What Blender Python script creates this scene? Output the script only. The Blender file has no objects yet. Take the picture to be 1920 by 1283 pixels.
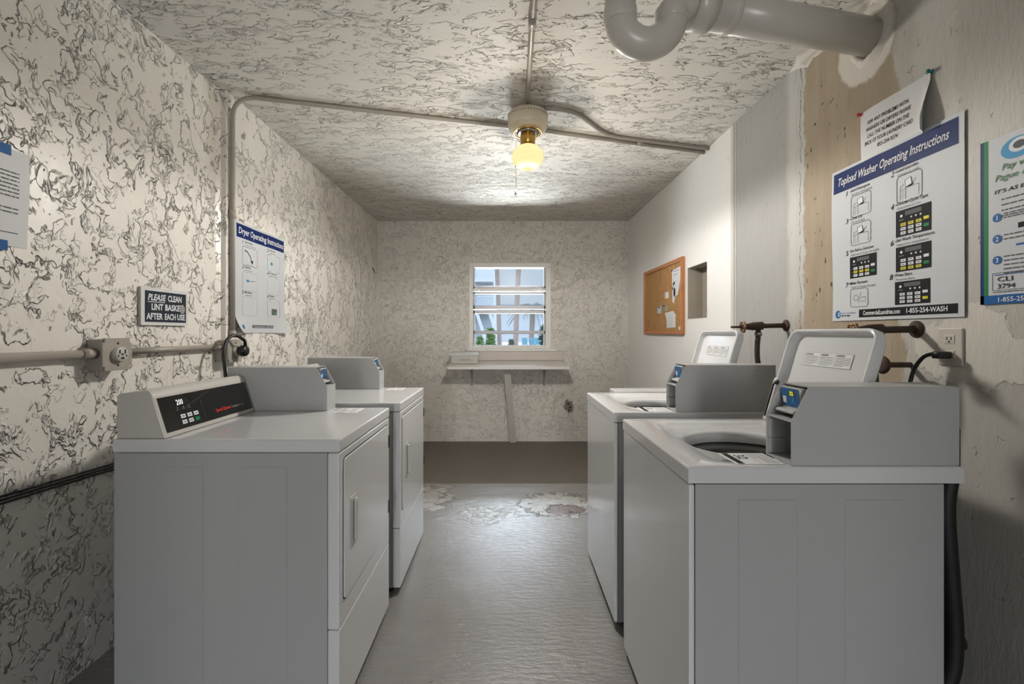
import bpy, bmesh, math, random
from mathutils import Vector, Matrix, Euler
random.seed(7)
C = bpy.context.scene.collection
sc = bpy.context.scene

# ------------------------------------------------------------------ camera
F = 840.0                      # focal length in pixels of the 1920 px wide frame
CZ = 1.25
cam = bpy.data.cameras.new('camera'); cam.sensor_width = 36; cam.lens = F/1920*36
cam.shift_x = 10/1920; cam.shift_y = -17.5/1920; cam.clip_start = 0.02; cam.clip_end = 300
co = bpy.data.objects.new('camera', cam); C.objects.link(co)
co.location = (0, 0, CZ); co.rotation_euler = (math.pi/2, 0, 0)
sc.camera = co
# ------------------------------------------------------------------ exposure
sc.view_settings.view_transform = 'Standard'
sc.view_settings.look = 'None'
sc.view_settings.gamma = 1
sc.view_settings.use_curve_mapping = False
sc.view_settings.exposure = 0.85
# ------------------------------------------------------------------ room numbers
XR, XL, XLN, YB, ZC, YJ = 1.442, -1.53, -1.565, 5.312, 2.575, 2.44
YF = -1.9                      # wall behind the camera
# ------------------------------------------------------------------ sky and lamps
w = bpy.data.worlds.new('World'); sc.world = w; w.use_nodes = True
wn = w.node_tree; wn.nodes.clear()
wo = wn.nodes.new('ShaderNodeOutputWorld'); wb = wn.nodes.new('ShaderNodeBackground')
wc = wn.nodes.new('ShaderNodeTexCoord'); wx = wn.nodes.new('ShaderNodeSeparateXYZ'); wr = wn.nodes.new('ShaderNodeMapRange')
wn.links.new(wc.outputs['Generated'], wx.inputs[0]); wn.links.new(wx.outputs[2], wr.inputs[0])
wr.inputs[1].default_value = .17; wr.inputs[2].default_value = .45; wr.inputs[3].default_value = .46; wr.inputs[4].default_value = 4.0
wb.inputs[0].default_value = (0.80, 0.89, 1.0, 1); wn.links.new(wr.outputs[0], wb.inputs[1])
wn.links.new(wb.outputs[0], wo.inputs[0])

def area(name, loc, rot, sx, sy, power, col, spread=math.pi):
    l = bpy.data.lights.new(name, 'AREA'); l.shape = 'RECTANGLE'; l.size = sx; l.size_y = sy
    l.energy = power; l.color = col; l.spread = spread
    o = bpy.data.objects.new(name, l); C.objects.link(o); o.location = loc
    o.rotation_euler = rot
    return o
def aim(d):
    return Vector(d).to_track_quat('-Z', 'Y').to_euler()
sun = bpy.data.lights.new('sun', 'SUN'); sun.energy = .6; sun.angle = 0.01; sun.color = (1, .95, .88)
so = bpy.data.objects.new('sun', sun); C.objects.link(so); so.rotation_euler = aim((.75, .35, -1.0))
# added area lamps, hidden outside the window, standing in for sky and ground daylight
area('sky_light', (0.04, 5.95, 2.95), aim((0, -1, -1.05)), 1.5, 1.1, 850, (.86, .93, 1.0))
area('ground_light', (0.04, 7.3, 0.30), aim((0, -1, 0.62)), 3.2, 1.1, 620, (1.0, .97, .92))
area('near_ground_light', (0.04, 5.85, 0.30), aim((0, -.8, 1.4)), 2.0, .6, 700, (1.0, .97, .92))
# daylight through the open doorway behind the camera
area('doorway_light', (0.0, -5.0, 1.30), aim((0, 1, .02)), .7, 1.7, 62, (1.0, .985, .96))

# ------------------------------------------------------------------ material helpers
def lin(c):
    return tuple(((x/255)/12.92 if x/255 <= .04045 else ((x/255+.055)/1.055)**2.4) for x in c[:3]) + (1,)
class N:
    """tiny node wrapper"""
    def __init__(s, name):
        s.m = bpy.data.materials.new(name); s.m.use_nodes = True
        s.t = s.m.node_tree; s.t.nodes.clear()
        s.out = s.t.nodes.new('ShaderNodeOutputMaterial')
    def n(s, typ, **kw):
        x = s.t.nodes.new(typ)
        for k, v in kw.items(): setattr(x, k, v)
        return x
    def l(s, a, b): s.t.links.new(a, b)
    def put(s, inp, v):
        if hasattr(v, 'links') or hasattr(v, 'is_linked'): s.l(v, inp)
        else: inp.default_value = v
    def coord(s, scale=(1, 1, 1), rot=(0, 0, 0), off=(0, 0, 0)):
        c = s.n('ShaderNodeTexCoord'); m = s.n('ShaderNodeMapping')
        m.inputs['Scale'].default_value = scale; m.inputs['Rotation'].default_value = rot
        m.inputs['Location'].default_value = off
        s.l(c.outputs['Object'], m.inputs[0]); return m.outputs[0]
    def noise(s, vec, scale, detail=3, rough=.5, dist=0.0):
        x = s.n('ShaderNodeTexNoise'); s.l(vec, x.inputs['Vector'])
        x.inputs['Scale'].default_value = scale; x.inputs['Detail'].default_value = detail
        x.inputs['Roughness'].default_value = rough; x.inputs['Distortion'].default_value = dist
        return x.outputs[0]
    def math(s, op, a, b=0.0, c=0.0):
        x = s.n('ShaderNodeMath', operation=op)
        s.put(x.inputs[0], a); s.put(x.inputs[1], b); s.put(x.inputs[2], c)
        return x.outputs[0]
    def step(s, v, a, b):        # smooth 0..1 between a and b
        x = s.n('ShaderNodeMapRange', interpolation_type='SMOOTHSTEP')
        s.put(x.inputs[0], v); s.put(x.inputs[1], a); s.put(x.inputs[2], b)
        return x.outputs[0]
    def mix(s, f, a, b):
        x = s.n('ShaderNodeMix', data_type='RGBA')
        s.put(x.inputs[0], f); s.put(x.inputs[6], a); s.put(x.inputs[7], b)
        return x.outputs[2]
    def sep(s, vec):
        x = s.n('ShaderNodeSeparateXYZ'); s.l(vec, x.inputs[0]); return x.outputs
    def bump(s, h, dist, strength=1.0, normal=None):
        x = s.n('ShaderNodeBump'); s.l(h, x.inputs['Height'])
        x.inputs['Distance'].default_value = dist; x.inputs['Strength'].default_value = strength
        if normal: s.l(normal, x.inputs['Normal'])
        return x.outputs[0]
    def bsdf(s, col, rough=.5, metal=0.0, normal=None, spec=.5, coat=0.0):
        b = s.n('ShaderNodeBsdfPrincipled')
        s.put(b.inputs['Base Color'], col); s.put(b.inputs['Roughness'], rough)
        s.put(b.inputs['Metallic'], metal); s.put(b.inputs['Specular IOR Level'], spec)
        b.inputs['Coat Weight'].default_value = coat
        if normal is not None: s.l(normal, b.inputs['Normal'])
        s.l(b.outputs[0], s.out.inputs[0]); s.b = b
        return s
MATS = {}
def simple(name, rgb, rough=.5, metal=0.0, var=.05, scale=9, bump=0.0, bscale=60, spec=.5, coat=0.0):
    """plain paint, plastic or metal with a faint procedural variation"""
    if name in MATS: return MATS[name]
    k = N(name); v = k.coord(); n = k.noise(v, scale, 4, .6)
    a = lin(rgb); b = tuple(x*(1-var*2) for x in a[:3])+(1,)
    col = k.mix(n, b, tuple(min(1, x*(1+var*.6)) for x in a[:3])+(1,))
    nm = k.bump(k.noise(v, bscale, 3), bump) if bump else None
    k.bsdf(col, rough, metal, nm, spec, coat); MATS[name] = k.m
    return k.m
def emit(name, rgb, s):
    if name in MATS: return MATS[name]
    k = N(name); e = k.n('ShaderNodeEmission'); e.inputs[0].default_value = lin(rgb); e.inputs[1].default_value = s
    k.l(e.outputs[0], k.out.inputs[0]); MATS[name] = k.m; return k.m

def stucco(k, scale, seed, stretch=(1, 1, 1), rot=(0, 0, 0), dense=.5):
    """skip-trowel plaster: flat plateaus with broken, curling edges"""
    v = k.coord(stretch, rot, (seed, seed*1.7, seed*.6))
    wv = k.n('ShaderNodeTexNoise'); k.l(v, wv.inputs['Vector']); wv.inputs['Scale'].default_value = scale*2.2
    wv.inputs['Detail'].default_value = 3
    sc_ = k.n('ShaderNodeVectorMath', operation='SCALE'); k.l(wv.outputs[1], sc_.inputs[0]); sc_.inputs['Scale'].default_value = .16/scale*3
    ad = k.n('ShaderNodeVectorMath', operation='ADD'); k.l(v, ad.inputs[0]); k.l(sc_.outputs[0], ad.inputs[1])
    u = ad.outputs[0]
    # wandering contour strokes, broken into short curls by a second noise; each stroke is a step in the plaster
    def stroke(scl, lvl, wd, off, keep, det=4):
        mp = k.n('ShaderNodeMapping'); k.l(u, mp.inputs[0]); mp.inputs['Location'].default_value = (off, off*1.3, off*.7)
        n = k.noise(mp.outputs[0], scl, det, .58, .25)
        br = k.noise(mp.outputs[0], scl*1.35, 3, .6)
        g = k.step(br, keep, keep+.05)
        wv_ = k.math('MULTIPLY_ADD', br, wd*1.6, wd*.2)
        ln = k.math('MULTIPLY', g, k.math('SUBTRACT', 1.0, k.step(k.math('DIVIDE', k.math('ABSOLUTE', k.math('SUBTRACT', n, lvl)), wv_), .3, 1.0)))
        pl = k.math('MULTIPLY', k.step(n, lvl-.007, lvl+.007), g)
        return ln, pl
    la, pa = stroke(scale, .50, .009, 0.0, .50, 4)
    lb, pb = stroke(scale*1.6, .47, .011, 5.3, .53, 4)
    lc, pc = stroke(scale*2.6, .52, .014, 9.1, .54, 3)
    dense_g = k.step(k.noise(v, scale*.3, 2), .42, .58)
    lc = k.math('MULTIPLY', lc, dense_g); pc = k.math('MULTIPLY', pc, dense_g)
    ridge_shade = k.math('MAXIMUM', la, k.math('MAXIMUM', lb, lc))  # stroke mask for the painted shade along the plaster ridges
    h = k.math('ADD', k.math('MULTIPLY', pa, .9), k.math('ADD', k.math('MULTIPLY', pb, .7), k.math('MULTIPLY', pc, .5)))
    h = k.math('ADD', h, k.math('MULTIPLY', k.noise(u, scale*1.2, 4, .5), .35))
    h = k.math('SUBTRACT', h, k.math('MULTIPLY', ridge_shade, .8))
    return h, ridge_shade, v

def wall_mat(name, rgb, crev, scale, seed, stretch=(1, 1, 1), rot=(0, 0, 0), depth=.006, rough=.42, ridge_shade=.6, spec=.5):
    k = N(name); h, d, v = stucco(k, scale, seed, stretch, rot)
    big = k.noise(v, 1.3, 3)
    base = k.mix(big, tuple(x*.93 for x in lin(rgb)[:3])+(1,), lin(rgb))
    col = k.mix(k.math('MULTIPLY', d, ridge_shade), base, lin(crev))  # shade of the ridges mixed into the wall colour
    k.bsdf(col, rough, 0, k.bump(h, depth, 1.0), spec); return k.m

M_wall_l = wall_mat('stucco_left', (224, 219, 210), (96, 86, 72), 5.2, 3.1, (1, 1, .8), depth=.015, rough=.33, ridge_shade=.30)
M_wall_b = wall_mat('stucco_rear', (198, 193, 185), (150, 142, 132), 8, 9.3, depth=.0035, rough=.5, ridge_shade=.12)
M_ceil = wall_mat('stucco_ceiling', (210, 205, 197), (84, 74, 62), 6.2, 5.7, (.6, 1.2, 1), (0, 0, .2), depth=.013, rough=.6, ridge_shade=.40, spec=.2)

def right_wall_mat():
    k = N('patched_plaster')
    v = k.coord(); X, Y, Z = k.sep(v)
    wob = k.math('SUBTRACT', k.noise(k.coord((1, 1, .6)), 3.2, 6, .65), .5)
    wob2 = k.math('SUBTRACT', k.noise(k.coord((1, 1, 1), off=(4, 2, 1)), 7, 6, .7), .5)
    yw = k.math('ADD', Y, k.math('MULTIPLY', wob, .28))
    yw2 = k.math('ADD', Y, k.math('MULTIPLY', wob2, .10))
    fine = k.noise(v, 90, 4, .6); streak = k.noise(k.coord((1, 9, .8)), 7, 5, .65)
    smooth = k.mix(k.noise(v, 2, 3), lin((214, 212, 208)), lin((222, 220, 217)))
    white = k.mix(streak, lin((142, 141, 137)), lin((162, 160, 157)))
    tan = k.mix(k.noise(k.coord((1, 5, .9)), 4, 7, .7), lin((132, 116, 95)), lin((166, 152, 132)))
    beige = k.mix(k.noise(v, 3.0, 5, .6), lin((164, 159, 150)), lin((182, 178, 170)))
    # pits in the bare plaster
    pit = k.math('MULTIPLY', k.step(k.noise(k.coord((1, 1.6, 1)), 26, 3, .5), .66, .71), k.step(k.noise(v, 4, 3), .42, .55))
    tan = k.mix(pit, tan, lin((70, 58, 46)))
    col = k.mix(k.step(Y, 2.84, 2.86), white, smooth)            # beyond the seam: smooth board
    # bare plaster between the white board edge and the painted wall nearer the door
    edge_far = k.math('ADD', 2.19, k.math('MULTIPLY', k.step(Z, 1.3, 1.75), .0))
    isbare = k.math('MULTIPLY', k.step(yw2, 2.235, 2.215), k.step(k.math('ADD', yw, k.math('MULTIPLY', k.math('SUBTRACT', Z, 1.3), .0)), 1.63, 1.66))
    isnear = k.step(yw, 1.66, 1.63)
    col = k.mix(isbare, col, tan)
    col = k.mix(isnear, col, beige)
    band = k.math('MULTIPLY', k.step(yw2, 1.42, 1.45), k.step(yw2, 1.60, 1.56)); band = k.math('MULTIPLY', band, k.step(Z, 1.25, 1.5))
    col = k.mix(k.math('MULTIPLY', band, .5), col, lin((196, 193, 186)))
    # fresh white filler along the board edge and around the pipe hole
    strip = k.math('MULTIPLY', k.step(yw2, 2.16, 2.18), k.step(yw2, 2.32, 2.27))
    stripm = k.math('MULTIPLY', strip, k.step(Z, 1.15, 1.45))
    col = k.mix(stripm, col, lin((176, 174, 169)))
    dy = k.math('SUBTRACT', Y, 1.80); dz = k.math('SUBTRACT', Z, 2.40)
    rr = k.math('SQRT', k.math('ADD', k.math('MULTIPLY', dy, dy), k.math('MULTIPLY', dz, dz)))
    rr = k.math('ADD', rr, k.math('MULTIPLY', wob2, .09))
    col = k.mix(k.step(rr, .155, .135), col, lin((198, 192, 182)))
    # chipped paint around the outlet
    dy2 = k.math('SUBTRACT', Y, 1.40); dz2 = k.math('SUBTRACT', Z, 1.20)
    r2 = k.math('SQRT', k.math('ADD', k.math('MULTIPLY', k.math('MULTIPLY', dy2, dy2), .35), k.math('MULTIPLY', dz2, dz2)))
    r2 = k.math('ADD', r2, k.math('MULTIPLY', wob2, .22))
    chip = k.step(r2, .115, .105)
    col = k.mix(k.math('MULTIPLY', chip, .8), col, lin((199, 194, 183)))
    # rust run under the water valves
    ru = k.math('MULTIPLY', k.math('MULTIPLY', k.step(Z, 1.29, 1.2), k.step(Z, .9, 1.2)), k.step(k.noise(k.coord((1, 14, 1)), 3, 4), .52, .7))
    ru = k.math('MULTIPLY', ru, k.math('MULTIPLY', k.step(Y, 2.3, 2.4), k.step(Y, 2.85, 2.7)))
    col = k.mix(k.math('MULTIPLY', ru, .35), col, lin((120, 92, 64)))
    crack = k.math('SUBTRACT', 1.0, k.step(k.math('ABSOLUTE', k.math('SUBTRACT', yw2, 2.20)), .0, .006))
    crack = k.math('MULTIPLY', crack, k.step(k.noise(v, 9, 2), .42, .5))
    col = k.mix(k.math('MULTIPLY', crack, .8), col, lin((92, 80, 64)))
    h = k.math('ADD', k.math('MULTIPLY', isbare, -.5), k.math('MULTIPLY', k.noise(k.coord((1, 3, 1)), 16, 6, .65), k.math('MULTIPLY_ADD', k.step(Y, 2.86, 2.84), .55, .06)))
    h = k.math('ADD', h, k.math('MULTIPLY', stripm, .5)); h = k.math('SUBTRACT', h, k.math('MULTIPLY', pit, .6))
    h = k.math('ADD', h, k.math('MULTIPLY', chip, .35))
    k.bsdf(col, k.math('MULTIPLY_ADD', isbare, .25, .45), 0, k.bump(h, .006, 1.0), .4)
    return k.m
M_wall_r = right_wall_mat()

def floor_mat():
    k = N('painted_concrete')
    v = k.coord(); X, Y, Z = k.sep(v)
    b1 = k.noise(k.coord((1, 3.2, 1)), 16, 5, .6); b2 = k.noise(v, 70, 4, .6)
    h = k.math('ADD', k.math('MULTIPLY', b1, .8), k.math('MULTIPLY', b2, .15))
    base = k.mix(k.noise(v, 3, 4, .6), lin((108, 105, 101)), lin((130, 127, 122)))
    wob = k.math('SUBTRACT', k.noise(v, 13, 6, .7), .5)
    def blob(cx, cy, rx, ry, amp):
        dx = k.math('DIVIDE', k.math('SUBTRACT', X, cx), rx); dy = k.math('DIVIDE', k.math('SUBTRACT', Y, cy), ry)
        r = k.math('SQRT', k.math('ADD', k.math('MULTIPLY', dx, dx), k.math('MULTIPLY', dy, dy)))
        return k.math('ADD', r, k.math('MULTIPLY', wob, amp))
    rA = blob(.36, 3.27, .26, .24, 2.0); rB = blob(-.60, 3.38, .22, .34, 3.2); rC = blob(-.1, 3.1, .42, .24, 5.0)
    pale = k.math('MAXIMUM', k.step(rA, 1.0, .9), k.math('MAXIMUM', k.step(rB, .8, .7), k.step(rC, .35, .25)))
    col = k.mix(k.math('MULTIPLY', pale, k.math('MULTIPLY_ADD', k.step(k.noise(v, 22, 4, .7), .42, .58), .42, .10)), base, lin((184, 179, 170)))
    rD = blob(.41, 3.17, .15, .09, 1.6)
    red = k.step(rD, 1.0, .85)
    rust = k.mix(k.step(k.noise(v, 60, 3), .45, .55), lin((104, 84, 68)), lin((52, 22, 15)))
    col = k.mix(red, col, rust)
    rim = k.math('SUBTRACT', 1.0, k.step(k.math('ABSOLUTE', k.math('SUBTRACT', rA, .98)), .0, .06))
    col = k.mix(k.math('MULTIPLY', rim, .7), col, lin((96, 84, 76)))
    speck = k.step(k.noise(v, 42, 2), .73, .75)
    col = k.mix(k.math('MULTIPLY', speck, .7), col, lin((70, 62, 54)))
    h = k.math('ADD', h, k.math('MULTIPLY', k.math('ADD', pale, red), -.8))
    rg = k.math('ADD', k.math('MULTIPLY', k.noise(v, 6, 4), .10), k.math('MULTIPLY_ADD', pale, .2, .11))
    k.bsdf(col, rg, 0, k.bump(h, .008, 1.0), .55); return k.m
M_floor = floor_mat()
M_floor2 = simple('matte_brown_floor', (98, 92, 83), .55, var=.10, scale=5, bump=.002, bscale=40, spec=.3)  # rear floor: darker and more matte brown than the front floor

M_en = simple('white_enamel', (194, 194, 194), .10, var=.012, scale=4, spec=.5, coat=.3)
M_en_side = simple('shaded_satin_enamel', (156, 156, 155), .34, var=.015, scale=4, bump=.0002, bscale=500)  # darker copy of the enamel; shade of the sides put into its colour
M_box = simple('grey_white_powder_coat', (164, 164, 163), .36, var=.015, scale=5, bump=.0003, bscale=400)
M_trim = simple('warm_white_plastic', (180, 177, 170), .3, var=.02)
M_black = simple('black_plastic', (14, 14, 15), .35, var=.05)
M_gloss_black = simple('glossy_black_panel', (9, 8, 8), .08, var=.03, coat=.5)
M_dark = simple('dark_gap', (30, 30, 31), .6)
M_tub = simple('grey_tub_plastic', (132, 132, 130), .35)
M_steel = simple('brushed_steel', (150, 150, 148), .3, metal=1)
M_conduit = simple('painted_conduit', (158, 151, 141), .38, var=.06, scale=30, bump=.0006, bscale=70)
M_pvc = simple('painted_pvc', (188, 183, 174), .30, var=.03, scale=6, bump=.0004, bscale=30)
M_fan = simple('fan_cream_enamel', (206, 194, 170), .35, var=.03)
M_brass = simple('aged_brass', (196, 158, 84), .3, metal=1)
M_rust = simple('rusty_iron', (74, 58, 46), .75, metal=.3, var=.2, scale=60, bump=.002, bscale=120)
M_bronze = simple('worn_bronze_handle', (140, 112, 84), .5, metal=.6, var=.2, scale=70)
M_paper = simple('paper', (204, 204, 203), .6, var=.015, spec=.12)
M_vinyl = simple('laminated_poster', (188, 190, 192), .5, var=.01, spec=.15)
M_navy = simple('navy_print', (15, 38, 94), .5, var=.06, spec=.15)
M_navy2 = simple('dark_navy_print', (16, 30, 72), .5, spec=.15)
M_ink = simple('black_ink', (26, 26, 28), .6, spec=.12)
M_greyink = simple('grey_ink', (92, 93, 96), .6, spec=.12)
M_lightink = simple('pale_grey_ink', (150, 153, 158), .6, spec=.12)
M_wink = simple('white_print', (214, 216, 218), .6, spec=.12)
M_yellow = simple('yellow_print', (206, 196, 40), .5, spec=.15)
M_green = simple('green_print', (12, 120, 66), .5, spec=.15)
M_lgreen = simple('faded_green_print', (84, 130, 92), .6, spec=.12)
M_blue = simple('blue_print', (22, 88, 148), .5, spec=.15)
M_cyan = simple('light_blue_print', (58, 138, 180), .5, spec=.15)
M_sign = simple('slate_sign_face', (40, 47, 56), .5, spec=.15)
M_tape = simple('blue_tape', (10, 82, 140), .5, var=.1, scale=40, spec=.15)
M_cork = None
def cork():
    k = N('cork'); v = k.coord(); n = k.noise(v, 130, 4, .7); m = k.noise(k.coord((1, 1, .25)), 26, 4, .6)
    c = k.mix(k.step(n, .35, .65), lin((128, 90, 52)), lin((190, 148, 100)))
    c = k.mix(k.math('MULTIPLY', k.step(m, .62, .72), .55), c, lin((84, 56, 32)))
    k.bsdf(c, .9, 0, k.bump(n, .001), .2); return k.m
M_cork = cork()
def wood(name, a, b):
    k = N(name); n = k.noise(k.coord((1, 1, 1)), 24, 5, .6, .5)
    k.bsdf(k.mix(n, lin(a), lin(b)), .45, 0, k.bump(n, .0005)); return k.m
M_oak = wood('orange_oak', (140, 84, 44), (190, 126, 76))
M_lam = simple('speckled_laminate', (206, 200, 194), .35, var=.07, scale=160)
M_winpaint = simple('chipped_white_paint', (214, 212, 206), .4, var=.06, scale=20, bump=.001, bscale=60)
M_alu = simple('window_aluminium', (150, 150, 153), .4, metal=.35, var=.05)
M_blueface = simple('reader_blue', (16, 92, 150), .3, var=.05)
def glass():
    k = N('window_glass'); f = k.n('ShaderNodeFresnel'); f.inputs[0].default_value = 1.45
    t = k.n('ShaderNodeBsdfTransparent'); t.inputs[0].default_value = (.90, .94, .97, 1)
    g = k.n('ShaderNodeBsdfGlossy'); g.inputs['Roughness'].default_value = .22; g.inputs[0].default_value = (.10, .10, .10, 1)
    m = k.n('ShaderNodeMixShader'); k.l(f.outputs[0], m.inputs[0]); k.l(t.outputs[0], m.inputs[1]); k.l(g.outputs[0], m.inputs[2])
    k.l(m.outputs[0], k.out.inputs[0]); return k.m
M_glass = glass()

# ------------------------------------------------------------------ mesh helpers
class MB:
    def __init__(s): s.v = []; s.f = []; s.sm = []
    def add(s, vs, fs, smooth=False):
        b = len(s.v); s.v += [tuple(v) for v in vs]
        for f in fs: s.f.append([i+b for i in f]); s.sm.append(smooth)
        return s
    def box(s, x0, x1, y0, y1, z0, z1):
        vs = [(x, y, z) for x in (x0, x1) for y in (y0, y1) for z in (z0, z1)]
        return s.add(vs, [(0, 1, 3, 2), (4, 6, 7, 5), (0, 4, 5, 1), (2, 3, 7, 6), (0, 2, 6, 4), (1, 5, 7, 3)])
    def bbox(s, x0, x1, y0, y1, z0, z1, r=.004, seg=2):
        bm = bmesh.new(); bmesh.ops.create_cube(bm, size=1)
        for v in bm.verts: v.co = Vector(((x0+x1)/2+v.co.x*(x1-x0), (y0+y1)/2+v.co.y*(y1-y0), (z0+z1)/2+v.co.z*(z1-z0)))
        r = min(r, .49*min(abs(x1-x0), abs(y1-y0), abs(z1-z0)))
        bmesh.ops.bevel(bm, geom=bm.edges[:], offset=r, segments=seg, profile=.5, affect='EDGES')
        return s.bm(bm)
    def bm(s, bm, smooth=False):
        bm.normal_update(); bm.verts.index_update()
        s.add([v.co[:] for v in bm.verts], [[v.index for v in f.verts] for f in bm.faces], smooth); bm.free(); return s
    def prism(s, poly, a, b, axis='y', r=0, seg=2, mat=None):
        """poly: list of 2D points in the plane normal to axis, extruded a..b"""
        bm = bmesh.new()
        def P(p, t):
            return {'y': (p[0], t, p[1]), 'x': (t, p[0], p[1]), 'z': (p[0], p[1], t)}[axis]
        A = [bm.verts.new(P(p, a)) for p in poly]; B = [bm.verts.new(P(p, b)) for p in poly]
        n = len(poly); bm.faces.new(A[::-1]); bm.faces.new(B)
        for i in range(n): bm.faces.new((A[i], A[(i+1) % n], B[(i+1) % n], B[i]))
        bmesh.ops.recalc_face_normals(bm, faces=bm.faces[:])
        if r: bmesh.ops.bevel(bm, geom=bm.edges[:], offset=r, segments=seg, profile=.5, affect='EDGES')
        return s.bm(bm)
    def tube(s, pts, r, n=14, cap=True, smooth=True):
        P = [Vector(p) for p in pts]; rs = r if isinstance(r, (list, tuple)) else [r]*len(P)
        T = []
        for i in range(len(P)):
            a = P[max(i-1, 0)]; b = P[min(i+1, len(P)-1)]; T.append((b-a).normalized())
        up = Vector((0, 0, 1)) if abs(T[0].z) < .9 else Vector((0, 1, 0))
        X = T[0].cross(up).normalized(); vs = []; fs = []
        for i, p in enumerate(P):
            X = (X - T[i]*X.dot(T[i])).normalized(); Y = T[i].cross(X)
            for k in range(n):
                a = 2*math.pi*k/n; vs.append(p + (X*math.cos(a)+Y*math.sin(a))*rs[i])
        for i in range(len(P)-1):
            for k in range(n):
                k2 = (k+1) % n; fs.append((i*n+k, i*n+k2, (i+1)*n+k2, (i+1)*n+k))
        s.add(vs, fs, smooth)
        if cap:
            s.add(vs[:n], [list(range(n))[::-1]]); s.add(vs[-n:], [list(range(n))])
        return s
    def lathe(s, prof, c=(0, 0, 0), n=40, axis='z', smooth=True):
        vs = []; fs = []
        for (r, h) in prof:
            for k in range(n):
                a = 2*math.pi*k/n; q = (r*math.cos(a), r*math.sin(a), h)
                if axis == 'x': q = (h, q[0], q[1])
                if axis == 'y': q = (q[0], h, q[1])
                vs.append((c[0]+q[0], c[1]+q[1], c[2]+q[2]))
        for i in range(len(prof)-1):
            for k in range(n):
                k2 = (k+1) % n; fs.append((i*n+k, i*n+k2, (i+1)*n+k2, (i+1)*n+k))
        return s.add(vs, fs, smooth)
    def xf(s, M):
        s.v = [tuple(M @ Vector(v)) for v in s.v]; return s
    def build(s, name, mat, parent=None, loc=None):
        me = bpy.data.meshes.new(name); me.from_pydata(s.v, [], s.f); me.materials.append(mat)
        me.polygons.foreach_set('use_smooth', s.sm)
        me.validate(); me.update()
        bm = bmesh.new(); bm.from_mesh(me)
        if any(s.sm): bmesh.ops.remove_doubles(bm, verts=bm.verts[:], dist=1e-6)
        bmesh.ops.recalc_face_normals(bm, faces=bm.faces[:]); bm.to_mesh(me); bm.free()
        o = bpy.data.objects.new(name, me); C.objects.link(o)
        if parent: o.parent = parent
        if loc: o.location = loc
        return o
def empty(name, loc, label=None, cat=None, group=None):
    o = bpy.data.objects.new(name, None); C.objects.link(o); o.location = loc; o.empty_display_size = .1
    if label: tag(o, label, cat, group)
    return o
def tag(o, label, cat, group=None):
    o['label'] = label; o['category'] = cat
    if group: o['group'] = group
    return o
def struct(o): o['kind'] = 'structure'; return o
def fillet(pts, r, n=7):
    """round the corners of a polyline"""
    P = [Vector(p) for p in pts]; out = [P[0]]
    for i in range(1, len(P)-1):
        a = (P[i-1]-P[i]); b = (P[i+1]-P[i]); d = min(r, a.length*.49, b.length*.49)
        A = P[i]+a.normalized()*d; B = P[i]+b.normalized()*d
        for k in range(n+1):
            t = k/n; out.append(A*(1-t)**2 + P[i]*2*t*(1-t) + B*t*t)
    out.append(P[-1]); return out
def spline(pts, n=8):
    P = [Vector(p) for p in pts]; P = [P[0]*2-P[1]]+P+[P[-1]*2-P[-2]]; out = []
    for i in range(1, len(P)-2):
        for k in range(n):
            t = k/n
            out.append(.5*((2*P[i])+(P[i+1]-P[i-1])*t+(2*P[i-1]-5*P[i]+4*P[i+1]-P[i+2])*t*t+(3*P[i]-P[i-1]-3*P[i+1]+P[i+2])*t**3))
    out.append(P[-2]); return out

# ---- lettering: 2D outline of a string, filled
_tc = {}
def text2d(s, bold=0.0):
    k = (s, bold)
    if k in _tc: return _tc[k]
    cu = bpy.data.curves.new('t', 'FONT'); cu.body = s; cu.size = 1; cu.offset = bold; cu.resolution_u = 2
    o = bpy.data.objects.new('t', cu); C.objects.link(o)
    bpy.context.view_layer.update()
    me = o.evaluated_get(bpy.context.evaluated_depsgraph_get()).to_mesh()
    vs = [(v.co.x, v.co.y) for v in me.vertices]; fs = [list(p.vertices) for p in me.polygons]
    o.to_mesh_clear(); bpy.data.objects.remove(o); bpy.data.curves.remove(cu)
    _tc[k] = (vs, fs); return _tc[k]

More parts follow.
